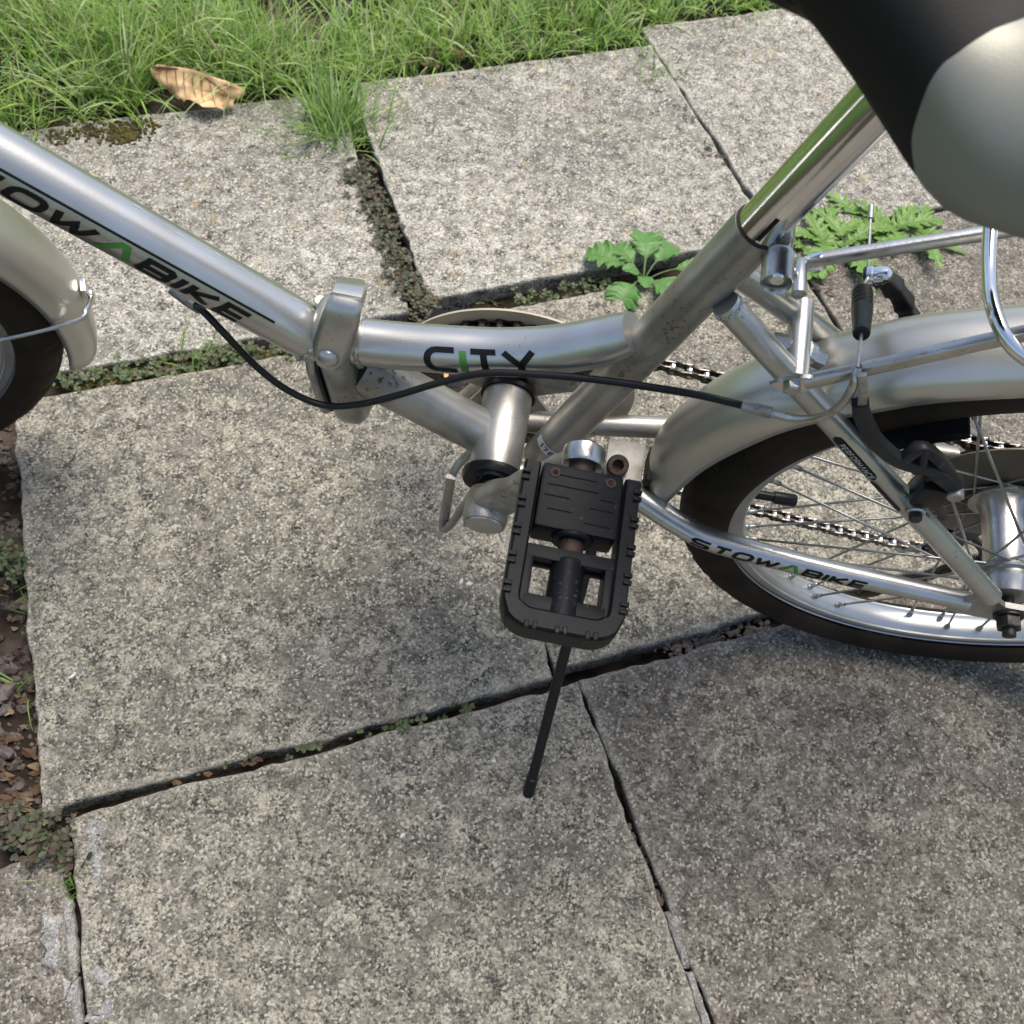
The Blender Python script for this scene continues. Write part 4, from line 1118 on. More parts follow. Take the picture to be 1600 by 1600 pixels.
MB().cyl(BR + Vector((0.004, -0.006, -0.001)), BR + Vector((0.008, -0.006, -0.003)), 0.0078, seg=20).obj('bolt_washer', 'steel', bike)
MB().cyl(BR + Vector((-0.016, -0.004, 0.002)), BR + Vector((-0.006, -0.004, 0.001)), 0.0058, seg=6, bev=0.0008).obj('mudguard_nut', 'steel', bike)
for sgn in (-1, 1):
    dp = MB()
    y = sgn * 0.062
    poly = [(-0.045, -0.001), (-0.030, 0.022), (-0.018, 0.020), (-0.008, 0.012), (0.010, 0.012), (0.014, 0.004), (0.012, -0.010), (-0.006, -0.014), (-0.040, -0.012)]
    dp.prism(poly, HUB + Vector((0, y, 0)), X, Z, Y, -0.0022, 0.0022)
    dp.obj('dropout', 'silver_dull', bike, autosharp=30)
    MB().cyl(HUB + Y * sgn * 0.0642, HUB + Y * sgn * 0.0665, 0.0105, seg=24).obj('axle_washer', 'darksteel', bike)
    MB().cyl(HUB + Y * sgn * 0.0665, HUB + Y * sgn * 0.0755, 0.0092, seg=6, bev=0.001).obj('axle_nut', 'darksteel', bike)
    MB().cyl(HUB + Y * sgn * 0.05, HUB + Y * sgn * 0.081, 0.0048, seg=14).obj('axle_end', 'darksteel', bike)

# ---- wheels (built once round their own axle, then shared by both)
def wheel_meshes():
    D_ = {}
    # tyre with tread cut into the shoulders
    SEG, SM = 330, 40
    vs = []; fs = []
    for i in range(SEG):
        a = 2 * math.pi * i / SEG
        for k in range(SM):
            t = lerp(-2.35, 2.35, k / (SM - 1)); rr = 0.0232
            lat = math.sin(t) * rr; rad = 0.2218 + math.cos(t) * rr
            g = 0
            at = abs(t)
            if at < 1.25:
                blk = (i + (0 if t > 0 else 4)) % 8
                if 0.15 < at < 0.24 or 0.62 < at < 0.70: g = 0.0011
                if at > 0.7 and blk in (0, 1): g = 0.0013
                if 0.24 <= at <= 0.62 and (blk + int(at * 8)) % 8 in (4, 5): g = 0.0012
            elif 1.25 <= at < 1.32: g = -0.0006
            elif 1.6 < at < 1.66: g = -0.0005
            rad -= g * math.cos(t); lat -= g * math.sin(t)
            vs.append((rad * math.cos(a), lat, rad * math.sin(a)))
    for i in range(SEG):
        j = (i + 1) % SEG
        for k in range(SM - 1): fs.append((i * SM + k, i * SM + k + 1, j * SM + k + 1, j * SM + k))
    D_['tyre'] = mesh('tyre', vs, fs)
    mb = MB().lathe([(-0.0125, 0.2095), (-0.0135, 0.2085), (-0.0135, 0.2065), (-0.0127, 0.2060), (-0.0127, 0.1985), (-0.0120, 0.1975), (-0.0105, 0.1972), (-0.0085, 0.1945), (-0.0045, 0.1928), (0.0045, 0.1928),
                     (0.0085, 0.1945), (0.0105, 0.1972), (0.0120, 0.1975), (0.0127, 0.1985), (0.0127, 0.2060), (0.0135, 0.2065), (0.0135, 0.2085), (0.0125, 0.2095)], (0, 0, 0), Y, 160, True)
    me = mesh('rim', mb.v, mb.f); D_['rim'] = me
    mb = MB().lathe([(-0.052, 0.005), (-0.052, 0.012), (-0.050, 0.0165), (-0.046, 0.0175), (-0.040, 0.0195), (-0.037, 0.0205), (-0.0345, 0.0205), (-0.0340, 0.0245), (-0.0312, 0.0250), (-0.0305, 0.0245),
                     (-0.0300, 0.0185), (-0.026, 0.0165), (-0.010, 0.0158), (0.012, 0.0158), (0.022, 0.0172), (0.0275, 0.0190), (0.0280, 0.0250), (0.0308, 0.0252), (0.0312, 0.020), (0.046, 0.016), (0.046, 0.005)], (0, 0, 0), Y, 48)
    D_['hub'] = mesh('hub', mb.v, mb.f)
    # one spoke each side and direction
    for side in (-1, 1):
        for dr in (-1, 1):
            hy = side * (0.0322 if dr > 0 else 0.0302)
            p0 = Vector((0.0215, hy, 0)); a = R(66) * dr
            p1 = Vector((0.1935 * math.cos(a), side * 0.0035, 0.1935 * math.sin(a)))
            d = (p1 - p0).normalized()
            mb = MB().tube([p0 - Y * side * 0.004 * dr, p0 + d * 0.0015, lerp(p0, p1, 0.5), p1], 0.00105, 7)
            mb.cyl(p1 - d * 0.010, p1 + d * 0.002, 0.0019, seg=8); mb.cyl(p1 - d * 0.003, p1 + d * 0.002, 0.0027, seg=8)
            D_[('spoke', side, dr)] = mesh('spoke', mb.v, mb.f)
    return D_
WM = wheel_meshes()
for k_, m_ in (('tyre', 'rubber'), ('rim', 'rim'), ('hub', 'steel')): WM[k_].materials.append(M[m_])
for k_ in WM:
    if isinstance(k_, tuple): WM[k_].materials.append(M['spoke'])
for nm in ('rim', 'hub'):
    bm = bmesh.new(); bm.from_mesh(WM[nm])
    bmesh.ops.recalc_face_normals(bm, faces=bm.faces)
    for e in bm.edges:
        if len(e.link_faces) == 2 and e.calc_face_angle(0) > R(38): e.smooth = False
    bm.to_mesh(WM[nm]); bm.free()
def wheel(name, mat4, valve_at, rot=0.0):
    e = empty(name, bike); e.matrix_local = mat4
    for nm in ('tyre', 'rim', 'hub'): link(nm, WM[nm], None, e)
    for side in (-1, 1):
        for k in range(18):
            dr = 1 if k % 2 else -1
            o = link('spoke', WM[('spoke', side, dr)], None, e)
            o.rotation_euler = (0, rot + R(20 * k + (10 if side > 0 else 0)), 0)
    a = valve_at
    c, s_ = math.cos(a), math.sin(a)
    d = Vector((-c, 0, -s_)); p = Vector((0.1935 * c, 0, 0.1935 * s_))
    MB().lathe([(0, 0.0038), (0.016, 0.0036), (0.016, 0.0050), (0.032, 0.0050), (0.0335, 0.0040), (0.0335, 0)], p, d, 16).obj('valve', 'cable', e)
    return e
rear_wheel = wheel('rear_wheel', Matrix.Translation(HUB), R(180), R(4))
SD = R(22.5)
FA = Vector((-0.955, 0, 0.243))                       # the steering axis leans back at 72 degrees
SAX = Vector((math.cos(R(72)), 0, math.sin(R(72))))
S4 = Matrix.Translation(FA) @ Matrix.Rotation(SD, 4, SAX) @ Matrix.Translation(Vector((-0.046, 0, 0.0)))
front_wheel = wheel('front_wheel', S4, R(100), R(9))
# spoke guard, freewheel and sprockets on the far side of the rear wheel
MB().lathe([(0.0335, 0.020), (0.0335, 0.066), (0.0350, 0.071), (0.0362, 0.071), (0.0350, 0.065), (0.0350, 0.020)], (0, 0, 0), Y, 64).obj('spoke_protector', 'protector', rear_wheel)
def cog(r_, teeth, y0, y1, depth=0.004):
    pts = []
    for i in range(teeth * 4):
        a = 2 * math.pi * i / (teeth * 4); rr = r_ + (depth if i % 4 in (1, 2) else -depth * 0.3)
        pts.append((rr * math.cos(a), rr * math.sin(a)))
    return MB().prism(pts, (0, 0, 0), X, Z, Y, y0, y1)
for i, (r_, tt) in enumerate(((0.053, 26), (0.047, 23), (0.041, 20), (0.036, 18), (0.031, 15))):
    cog(r_, tt, 0.0385 + i * 0.0042, 0.0403 + i * 0.0042).obj('sprocket', 'chain', rear_wheel, autosharp=30)
MB().cyl((0, 0.035, 0), (0, 0.060, 0), 0.024, seg=28).obj('freewheel_body', 'darksteel', rear_wheel)

# ---- mudguards
def guard(name, parent, a0, a1, edge, crown, hw, mat='guard', n=70, end_taper=True, tf=None):
    vs = []; fs = []; m = 21
    for i in range(n + 1):
        t = i / n; a = lerp(a0, a1, t); adeg = math.degrees(a)
        re_, rc_ = interp(edge, adeg), interp(crown, adeg)
        for k in range(m):
            q = lerp(-1, 1, k / (m - 1)); ang = q * math.pi / 2 * 1.03
            lat = math.sin(ang) * hw; f = max(0.0, math.cos(ang)) ** 0.75
            r_ = lerp(re_, rc_, f)
            if abs(q) > 0.97: lat *= 0.985                # rolled edge
            vs.append(Vector((-math.cos(a) * r_, lat, math.sin(a) * r_)))
    for i in range(n):
        for k in range(m - 1): fs.append((i * m + k, i * m + k + 1, (i + 1) * m + k + 1, (i + 1) * m + k))
    o = link(name, mesh(name, vs, fs), mat, parent)
    sm = o.modifiers.new('thickness', 'SOLIDIFY'); sm.thickness = 0.0016; sm.offset = 1
    return o
rm = guard('rear_mudguard', bike, R(-3), R(200), [(-3, 0.2625), (12, 0.2575), (31, 0.2535), (50, 0.2440), (66, 0.2390), (110, 0.2400), (200, 0.2430)],
           [(-3, 0.2720), (3, 0.2790), (12, 0.2830), (25, 0.2830), (48, 0.2715), (66, 0.2650), (110, 0.2660), (200, 0.2690)], 0.0285)
rm.location = HUB
MB().lathe([(0, 0.0060), (0.001, 0.0055), (0.0014, 0)], HUB + Vector((-math.cos(R(38)) * 0.275, -0.012, math.sin(R(38)) * 0.275)), Vector((-0.7, -0.45, 0.6)), 16).obj('mudguard_rivet', 'steel', rm).matrix_parent_inverse = Matrix.Translation(-HUB)
S4i = S4.inverted()
def FWp(px, py, lat=0.0):                             # pixel to the turned front wheel's own plane
    o_ = S4i @ CAML; d = (S4i.to_3x3()) @ to_local(ray(px, py))
    return o_ + d * ((lat - o_.y) / d.y)
fe = FWp(138, 536, -0.004); fa = math.atan2(fe.z, fe.x)
fm = guard('front_mudguard', bike, math.pi - fa, R(25), [(0, 0.2470), (400, 0.2470)], [(0, 0.2700), (400, 0.2700)], 0.0290)
fm.matrix_local = S4
# wire stay of the front mudguard
MBs = MB()
q0 = Vector((0, -0.052, 0.0)); q1 = FWp(100, 507, -0.033); q2 = FWp(127, 483, -0.022); q3 = FWp(136, 462, 0.0)
q1r = Vector((q1.x, 0.033, q1.z)); q2r = Vector((q2.x, 0.022, q2.z))
qq = spline([q0, lerp(q0, q1, 0.5), q1, q2 + (q2.normalized() * 0.004), q3 + q3.normalized() * 0.004], 6)
mst = MBs.tube(qq, 0.0021, 10).obj('mudguard_stay', 'steel', bike); mst.matrix_local = S4
clp = MB().lathe([(0, 0.0065), (0.002, 0.006), (0.003, 0.003), (0.003, 0)], q3 + q3.normalized() * 0.003, q3.normalized(), 14)
clp.box(q3 + q3.normalized() * 0.002 + Z * 0.010, X * 0.002, Y * 0.006, Z * 0.008, 0.0008)
clp.obj('stay_clip', 'chrome', bike).matrix_local = S4

# ---- fork, head tube and steering (above and left of the picture)
def SW(v): return S4 @ Vector(v)
crown = FA + SAX * 0.325
RSt = Matrix.Rotation(SD, 3, SAX)
for sgn in (-1, 1):
    top = crown + RSt @ Vector((0, sgn * 0.040, 0))
    tube_part('fork_blade', [top, FA + SAX * 0.15 + RSt @ Vector((0.004, sgn * 0.048, 0)), SW((0.0, sgn * 0.052, 0.0))], [0.0115, 0.010, 0.0075], 'silver', seg=18)
    MB().cyl(SW((0, sgn * 0.048, 0)), SW((0, sgn * 0.064, 0)), 0.009, seg=6).obj('axle_nut', 'darksteel', bike)
MB().tube([crown + RSt @ Vector((0, -0.046, 0)), crown + RSt @ Vector((0, 0, 0.008)), crown + RSt @ Vector((0, 0.046, 0))], 0.013, 16).obj('fork_crown', 'silver', bike)
tube_part('head_tube', [crown + SAX * 0.012, crown + SAX * 0.125], 0.0190, 'silver')
tube_part('handlepost', [crown + SAX * 0.125, crown + SAX * 0.46], 0.0150, 'silver')
hb = crown + SAX * 0.47
tube_part('handlebar', [hb + RSt @ Vector((0.03, -0.27, 0.02)), hb + RSt @ Vector((0, -0.10, 0)), hb, hb + RSt @ Vector((0, 0.10, 0)), hb + RSt @ Vector((0.03, 0.27, 0.02))], 0.0112, 'chrome', seg=18)
for sgn in (-1, 1):
    MB().cyl(hb + RSt @ Vector((0.016, sgn * 0.18, 0.011)), hb + RSt @ Vector((0.031, sgn * 0.285, 0.021)), 0.0155, seg=20, bev=0.002).obj('handlebar_grip', 'cable', bike)

# ---- seat post and clamp
sp_top = st_top + sdir * 0.142
MB().tube([lerp(st_top - sdir * 0.03, sp_top, i / 20) for i in range(21)], 0.0127, 48).obj('seat_post', 'chrome', bike)
AXP = Axis([st_top, sp_top], 0.0127)
mk = MB(); vs = []
for i in range(8):
    d = lerp(0.003, 0.021, i / 7); vs += [AXP.skin(d, R(-13), 0.0002), AXP.skin(d, R(-24), 0.0002)]
mk.add(vs, [(2 * i, 2 * i + 1, 2 * i + 3, 2 * i + 2) for i in range(7)]); mk.obj('height_mark', 'ink', bike, autosharp=0)
cb = B(1214, 440, -0.028)
CBX = Vector((cb.x, 0, cb.z))
MB().cyl(CBX + Y * -0.004, CBX + Y * 0.026, 0.0078, seg=28, bev=0.0008).obj('clamp_lug', 'silver', bike)
MB().cyl(CBX + Y * -0.004, CBX - Y * 0.012, 0.0068, seg=24).obj('clamp_sleeve', 'steel', bike)
MB().lathe([(0, 0.007), (0.0005, 0.0086), (0.003, 0.0088), (0.004, 0.0083), (0.0175, 0.0083), (0.0185, 0.0077), (0.0175, 0.0068), (0.014, 0.0064), (0.014, 0)], CBX - Y * 0.011, -Y, 32).obj('clamp_bolt_head', 'steel', bike)
MB().cyl(CBX - Y * 0.020, CBX - Y * 0.0275, 0.0044, seg=20, bev=0.001).obj('clamp_bolt', 'chrome', bike)
MB().box(lerp(CBX, st_top, 0.35), X * 0.008, Y * 0.0095, Z * 0.008, 0.002).obj('clamp_ear', 'silver_dull', bike)

# ---- saddle
W_T = [(-0.430, 0.004), (-0.424, 0.016), (-0.405, 0.024), (-0.37, 0.030), (-0.335, 0.034), (-0.300, 0.041), (-0.270, 0.056), (-0.245, 0.078), (-0.225, 0.093), (-0.205, 0.100), (-0.180, 0.104), (-0.155, 0.104), (-0.135, 0.096), (-0.122, 0.080), (-0.114, 0.050), (-0.111, 0.010)]
Z_T = [(-0.430, 0.765), (-0.36, 0.728), (-0.30, 0.694), (-0.255, 0.667), (-0.230, 0.655), (-0.205, 0.656), (-0.17, 0.656), (-0.11, 0.668)]
H_T = [(-0.430, 0.020), (-0.42, 0.030), (-0.39, 0.038), (-0.30, 0.046), (-0.24, 0.058), (-0.18, 0.070), (-0.13, 0.068), (-0.111, 0.040)]
def saddle_pt(x, t, off=0.0):
    """t runs from -0.35 (tucked under, near side) over the top at pi/2 to pi + 0.35"""
    wv, zb, h = interpc(W_T, x), interpc(Z_T, x), interpc(H_T, x)
    c, s_ = math.cos(t), math.sin(t)
    y = -math.copysign(abs(c) ** 0.80, c) * wv
    z = zb + 0.016 + (math.copysign(abs(s_) ** 0.85, s_)) * (h - 0.016 if s_ > 0 else 0.040)
    p = Vector((x, y, z))
    return p
def saddle_n(x, t):
    e = 0.002
    a = saddle_pt(x + e, t) - saddle_pt(x - e, t); b = saddle_pt(x, t + 0.02) - saddle_pt(x, t - 0.02)
    n_ = a.cross(b)
    return n_.normalized() if n_.length > 1e-12 else Z
vs = []; fs = []; NX, NT = 60, 48
for i in range(NX + 1):
    x = lerp(-0.430, -0.111, 0.5 - 0.5 * math.cos(math.pi * i / NX))
    for k in range(NT + 1): vs.append(saddle_pt(x, lerp(-0.42, math.pi + 0.42, k / NT)))
for i in range(NX):
    for k in range(NT): fs.append((i * (NT + 1) + k, i * (NT + 1) + k + 1, (i + 1) * (NT + 1) + k + 1, (i + 1) * (NT + 1) + k))
for i in range(NX): fs.append((i * (NT + 1), (i + 1) * (NT + 1), (i + 1) * (NT + 1) + NT, i * (NT + 1) + NT))
smb = MB(); smb.add(vs, fs); saddle = smb.obj('saddle', 'saddle', bike, autosharp=0)
for side in (0, 1):                                    # silver-grey panels on the two wings
    pv = []; pf = []; NR = 16
    rim_ = spline([Vector((x_, t_, 0)) for (x_, t_) in ((-0.240, -0.40), (-0.248, -0.12), (-0.2505, 0.18), (-0.249, 0.42), (-0.245, 0.60), (-0.240, 0.77), (-0.233, 0.93), (-0.222, 1.06), (-0.205, 1.18), (-0.185, 1.22), (-0.160, 1.16), (-0.138, 1.00),
                                                   (-0.124, 0.75), (-0.118, 0.40), (-0.117, 0.0), (-0.120, -0.40))], 5)
    rim_ += [Vector((lerp(-0.120, -0.240, k / 14), -0.40, 0)) for k in range(1, 14)]
    NA = len(rim_)
    for r_ in range(NR + 1):
        for a in range(NA):
            q = r_ / NR; c_ = Vector((-0.185, 0.30, 0)).lerp(rim_[a], q)
            x, t = c_.x, c_.y
            t2 = t if side == 0 else math.pi - t
            pv.append(saddle_pt(x, t2) + saddle_n(x, t2) * (0.0012 if q < 0.97 else 0.0002))
    for r_ in range(NR):
        for a in range(NA): pf.append((r_ * NA + a, r_ * NA + (a + 1) % NA, (r_ + 1) * NA + (a + 1) % NA, (r_ + 1) * NA + a))
    pm = MB(); pm.add(pv, pf); pm.obj('side_panel', 'saddle_grey', saddle, autosharp=0)
for sgn in (-1, 1):
    MB().tube(spline([(-0.40, sgn * 0.008, 0.752), (-0.33, sgn * 0.018, 0.690), (-0.24, sgn * 0.022, 0.664), (-0.17, sgn * 0.035, 0.668), (-0.13, sgn * 0.045, 0.685)]), 0.0035, 10).obj('saddle_rail', 'darksteel', saddle)
MB().cyl(sp_top - sdir * 0.01 + Y * -0.03, sp_top - sdir * 0.01 + Y * 0.03, 0.013, seg=20, bev=0.002).obj('saddle_clamp', 'darksteel', saddle)

# ---- cranks and pedals
PED = Vector((-0.333, 0, 0.398))
fd = BBC * 2 - PED; FPED = Vector((fd.x, 0, fd.z))
def crank(sgn, pc, mat):
    y0 = sgn * 0.052
    a = Vector((BBC.x, 0, BBC.z)); d = (Vector((pc.x, 0, pc.z)) - a); L = d.length; d.normalize(); nrm = Y.cross(d).normalized()
    ys = [(-0.004, sgn * 0.056), (0.02, sgn * 0.060), (0.06, sgn * 0.066), (0.11, sgn * 0.0725), (L - 0.006, sgn * 0.0765), (L + 0.004, sgn * 0.0765)]
    wd = [0.0150, 0.0145, 0.0118, 0.0105, 0.0108, 0.0105]; th = [0.0095, 0.0090, 0.0066, 0.0060, 0.0062, 0.006]
    P = []; n = 26; vs = []; sg = 20
    for i in range(n + 1):
        t = i / n; q = lerp(ys[0][0], ys[-1][0], t)
        yv = interp([(k[0], k[1]) for k in ys], q); w_ = interp(list(zip([k[0] for k in ys], wd)), q); h_ = interp(list(zip([k[0] for k in ys], th)), q)
        for k in range(sg):
            an = 2 * math.pi * k / sg; c, s_ = math.cos(an), math.sin(an); e = 0.5
            vs.append(a + d * q + Y * yv + nrm * w_ * math.copysign(abs(c) ** e, c) + Y * h_ * math.copysign(abs(s_) ** e, s_))
    fs = [(i * sg + k, i * sg + (k + 1) % sg, (i + 1) * sg + (k + 1) % sg, (i + 1) * sg + k) for i in range(n) for k in range(sg)] + [tuple(range(sg)), tuple(n * sg + k for k in range(sg))]
    mb = MB(); mb.add(vs, fs)
    o = mb.obj('crank_arm', mat, bike, autosharp=45)
    MB().lathe([(0, 0.0145), (0.006, 0.0165), (0.022, 0.0162), (0.026, 0.0150), (0.026, 0.0)], a + Y * sgn * 0.0485, Y * sgn, 32).obj('crank_boss', mat, o)
    MB().lathe([(0, 0.0135), (0.0012, 0.0130), (0.0015, 0.0)], a + Y * sgn * 0.0742, Y * sgn, 32).obj('crank_cap', 'guard', o)
    MB().lathe([(0, 0.0100), (0.001, 0.0128), (0.011, 0.0130), (0.0125, 0.0120), (0.0125, 0)], Vector((pc.x, sgn * 0.0705, pc.z)), Y * sgn, 32).obj('pedal_eye', 'steel', o)
    return o
crank(-1, PED, 'alloy')
crank(1, FPED, 'alloy')

def pedal(c, sgn, tilt, reflector=False):
    root = empty('pedal', bike)
    root.location = (c.x, sgn * 0.084, c.z)
    root.rotation_euler = (0, tilt, 0)
    O = Y * sgn                                        # outwards
    HW, LL, rc = 0.0300, 0.1010, 0.013
    path = [(-HW, 0.006)]
    path += [(-HW, lerp(0.006, LL - rc, k / 6)) for k in range(1, 7)]
    path += [(-HW + rc - rc * math.cos(R(q)), LL - rc + rc * math.sin(R(q))) for q in range(15, 91, 15)]
    path += [(lerp(-HW + rc, HW - rc, k / 4), LL) for k in range(1, 5)]
    path += [(HW - rc + rc * math.sin(R(q)), LL - rc + rc * math.cos(R(q))) for q in range(15, 91, 15)]
    path += [(HW, lerp(LL - rc, 0.006, k / 6)) for k in range(1, 7)]
    sec = [(-0.0048, -0.0085), (-0.0040, -0.0105), (0.0040, -0.0105), (0.0048, -0.0090), (0.0048, 0.0085), (0.0036, 0.0105), (-0.0036, 0.0105), (-0.0048, 0.0088)]
    vs = []; n = len(path)
    for i, (x, l_) in enumerate(path):
        a, b = path[max(i - 1, 0)], path[min(i + 1, n - 1)]
        t = Vector((b[0] - a[0], b[1] - a[1])).normalized(); nn = Vector((-t.y, t.x))
        for (p, h) in sec:
            f = 1.3 if (8 < i < n - 9) else 1.0
            vs.append(X * (x + nn.x * p * f) + O * (l_ + nn.y * p * f) + Z * h)
    m = len(sec)
    fs = [(i * m + k, i * m + (k + 1) % m, (i + 1) * m + (k + 1) % m, (i + 1) * m + k) for i in range(n - 1) for k in range(m)] + [tuple(range(m)), tuple((n - 1) * m + k for k in range(m))]
    mb = MB(); mb.add(vs, fs)
    fr = mb.obj('pedal_frame', 'plastic', root, autosharp=35)
    nb = MB()
    for s2 in (-1, 1):
        for k in range(5):
            l_ = 0.016 + k * 0.0175
            for dl in (-0.0022, 0.0022):
                nb.box(X * s2 * (HW + 0.0030) + O * (l_ + dl) + Z * 0.0108, X * 0.0024, O * 0.0013, Z * 0.0016, 0.0004)
    for k in range(3):
        for dx in (-0.0022, 0.0022): nb.box(X * (-0.017 + 0.017 * k + dx) + O * (LL + 0.0042) + Z * 0.0106, X * 0.0012, O * 0.0022, Z * 0.0014, 0.0004)
    nb.obj('grip_studs', 'plastic', fr, autosharp=30)
    blk = MB().box(O * 0.026 + Z * 0.0, X * 0.0240, O * 0.0205, Z * 0.0112, 0.0022)
    b_ = blk.obj('pivot_block', 'plastic', root, autosharp=35)
    gr = MB()
    for (x0, x1, l_) in ((-0.016, 0.008, 0.0125), (-0.020, 0.010, 0.0195), (-0.021, -0.006, 0.0265), (0.006, 0.020, 0.0300), (-0.018, -0.004, 0.0350), (0.004, 0.019, 0.0400), (0.012, 0.020, 0.0235)):
        gr.box(X * (x0 + x1) / 2 + O * l_ + Z * 0.01115, X * (x1 - x0) / 2, O * 0.00035, Z * 0.00025)
    gr.obj('moulded_line', 'padrub', b_, autosharp=0)
    for x in (-0.0165, 0.0165):
        MB().lathe([(0, 0.0032), (0.0005, 0.0030), (0.0004, 0.0018), (-0.0006, 0.0015), (-0.0006, 0)], X * x + O * 0.0115 + Z * 0.0112, Z, 16).obj('screw', 'rust', b_)
    MB().cyl(O * -0.016, O * 0.008, 0.0082, seg=20).obj('spindle', 'rust', root)
    MB().cyl(O * 0.045, O * 0.064, 0.0074, seg=20, bev=0.001).obj('spindle_sleeve', 'rust', root)
    MB().cyl(O * 0.0455, O * 0.049, 0.0125, seg=24, bev=0.001).obj('spindle_collar', 'plastic', root)
    MB().cyl(O * 0.061, O * (LL - 0.004), 0.0098, 0.0108, seg=24, bev=0.001).obj('spindle_housing', 'plastic', root)
    for zz in (0.0055, -0.0065):
        MB().box(O * 0.0605 + Z * zz, X * (HW - 0.003), O * 0.0040, Z * 0.0022, 0.0008).obj('crossbar', 'plastic', root)
    for x in (-0.0235, 0.0235):
        MB().box(X * x + O * 0.0770 - Z * 0.001, X * 0.0030, O * 0.0170, Z * 0.0085, 0.0014).obj('inner_rib', 'plastic', root)
    MB().box(O * 0.0915 - Z * 0.001, X * (HW - 0.006), O * 0.0055, Z * 0.0088, 0.0018).obj('end_rib', 'plastic', root)
    if reflector:
        MB().box(X * -(HW + 0.0052) + O * 0.052 + Z * 0.001, X * 0.002, O * 0.022, Z * 0.0075, 0.0008).obj('reflector', 'orange', root)
        MB().box(X * -0.013 + O * 0.029 + Z * 0.0120, X * 0.011, O * 0.011, Z * 0.0016, 0.0004).obj('reflector', 'orange', root)
    return root
pedal(PED, -1, R(4))
pedal(FPED, 1, R(-8), True)

# ---- chainring, guard, chain
RY = 0.0455
ring = MB()
def ringplate(mb, ro, ri, y0, y1, seg=96, teeth=0, c=BBC):
    vs = []; fs = []
    for yv in (y0, y1):
        for k in range(seg):
            a = 2 * math.pi * k / seg; r_ = ro + ((0.0022 if k % 4 in (1, 2) else -0.0022) if teeth else 0)
            vs.append(c + Vector((r_ * math.cos(a), yv, r_ * math.sin(a))))
        for k in range(seg):
            a = 2 * math.pi * k / seg; vs.append(c + Vector((ri * math.cos(a), yv, ri * math.sin(a))))
    s2 = 2 * seg
    for k in range(seg):
        j = (k + 1) % seg
        fs += [(k, j, seg + j, seg + k), (s2 + k, s2 + seg + k, s2 + seg + j, s2 + j), (k, s2 + k, s2 + j, j), (seg + k, seg + j, s2 + seg + j, s2 + seg + k)]
    mb.add(vs, fs); return mb
cr_o = ringplate(MB(), 0.0715, 0.0520, RY - 0.0012, RY + 0.0012, 168, 1).obj('chainring', 'chain', bike, autosharp=30)
for k in range(5):                                      # five-armed spider
    a = R(72 * k + 20); d = Vector((math.cos(a), 0, math.sin(a))); s_ = Y.cross(d)
    MB().prism([(0.010, -0.014), (0.010, 0.014), (0.045, 0.008), (0.056, 0.009), (0.058, 0), (0.056, -0.009), (0.045, -0.008)], BBC, d, s_, Y, RY - 0.004, RY - 0.0014).obj('spider_arm', 'alloy', cr_o, autosharp=30)
    MB().cyl(BBC + d * 0.053 + Y * (RY - 0.006), BBC + d * 0.053 + Y * (RY + 0.003), 0.0045, seg=12).obj('chainring_bolt', 'steel', cr_o)
gd = MB().lathe([(0.0500, 0.058), (0.0500, 0.086), (0.0490, 0.0905), (0.0480, 0.0920), (0.0492, 0.0925), (0.0508, 0.0905), (0.0516, 0.087), (0.0516, 0.058)], BBC + Vector((0.003, 0, -0.004)), Y, 96, True)
gd.obj('chain_guard', 'beige', bike)
DP = Vector((0.006, RY, 0.122)); UPp = Vector((0.012, RY, 0.183))
def arc(c, r_, a0, a1, n): return [Vector((c.x + r_ * math.cos(R(lerp(a0, a1, k / n))), RY, c.z + r_ * math.sin(R(lerp(a0, a1, k / n))))) for k in range(n + 1)]
chain_pts = arc(BBC, 0.0715, 262, 83, 36)              # round the front of the ring, bottom to top
chain_pts += [Vector((-0.262, RY, 0.3255)), Vector((-0.10, RY, 0.3010))]
chain_pts += arc(HUB, 0.0465, 84, -70, 14)
chain_pts += arc(UPp, 0.013, 150, 215, 3) + arc(DP, 0.013, 20, -100, 6)
chain_pts += [Vector((-0.06, RY, 0.1130)), Vector((-0.171, RY, 0.1310)), Vector((-0.27, RY, 0.1545))]
closed = chain_pts + [chain_pts[0]]
cum = [0.0]
for a, b in zip(closed, closed[1:]): cum.append(cum[-1] + (b - a).length)
nl = int(round(cum[-1] / 0.0127)); nl += nl % 2
pitch = cum[-1] / nl
def chain_at(s_):
    s_ %= cum[-1]
    for i in range(len(closed) - 1):
        if s_ <= cum[i + 1]: return closed[i].lerp(closed[i + 1], (s_ - cum[i]) / max(1e-9, cum[i + 1] - cum[i]))
    return closed[-1]
def link_mesh(half, th):
    mb = MB(); p = 0.00635; out = []
    for k in range(9): a = R(-80 + 160 * k / 8); out.append((p + 0.0041 * math.cos(a), 0.0041 * math.sin(a)))
    out.append((0, 0.0027))
    for k in range(9): a = R(100 + 160 * k / 8); out.append((-p + 0.0041 * math.cos(a), 0.0041 * math.sin(a)))
    out.append((0, -0.0027))
    for s2 in (-1, 1): mb.prism(out, (0, 0, 0), X, Z, Y, s2 * half - th / 2, s2 * half + th / 2)
    return mb
lk = []
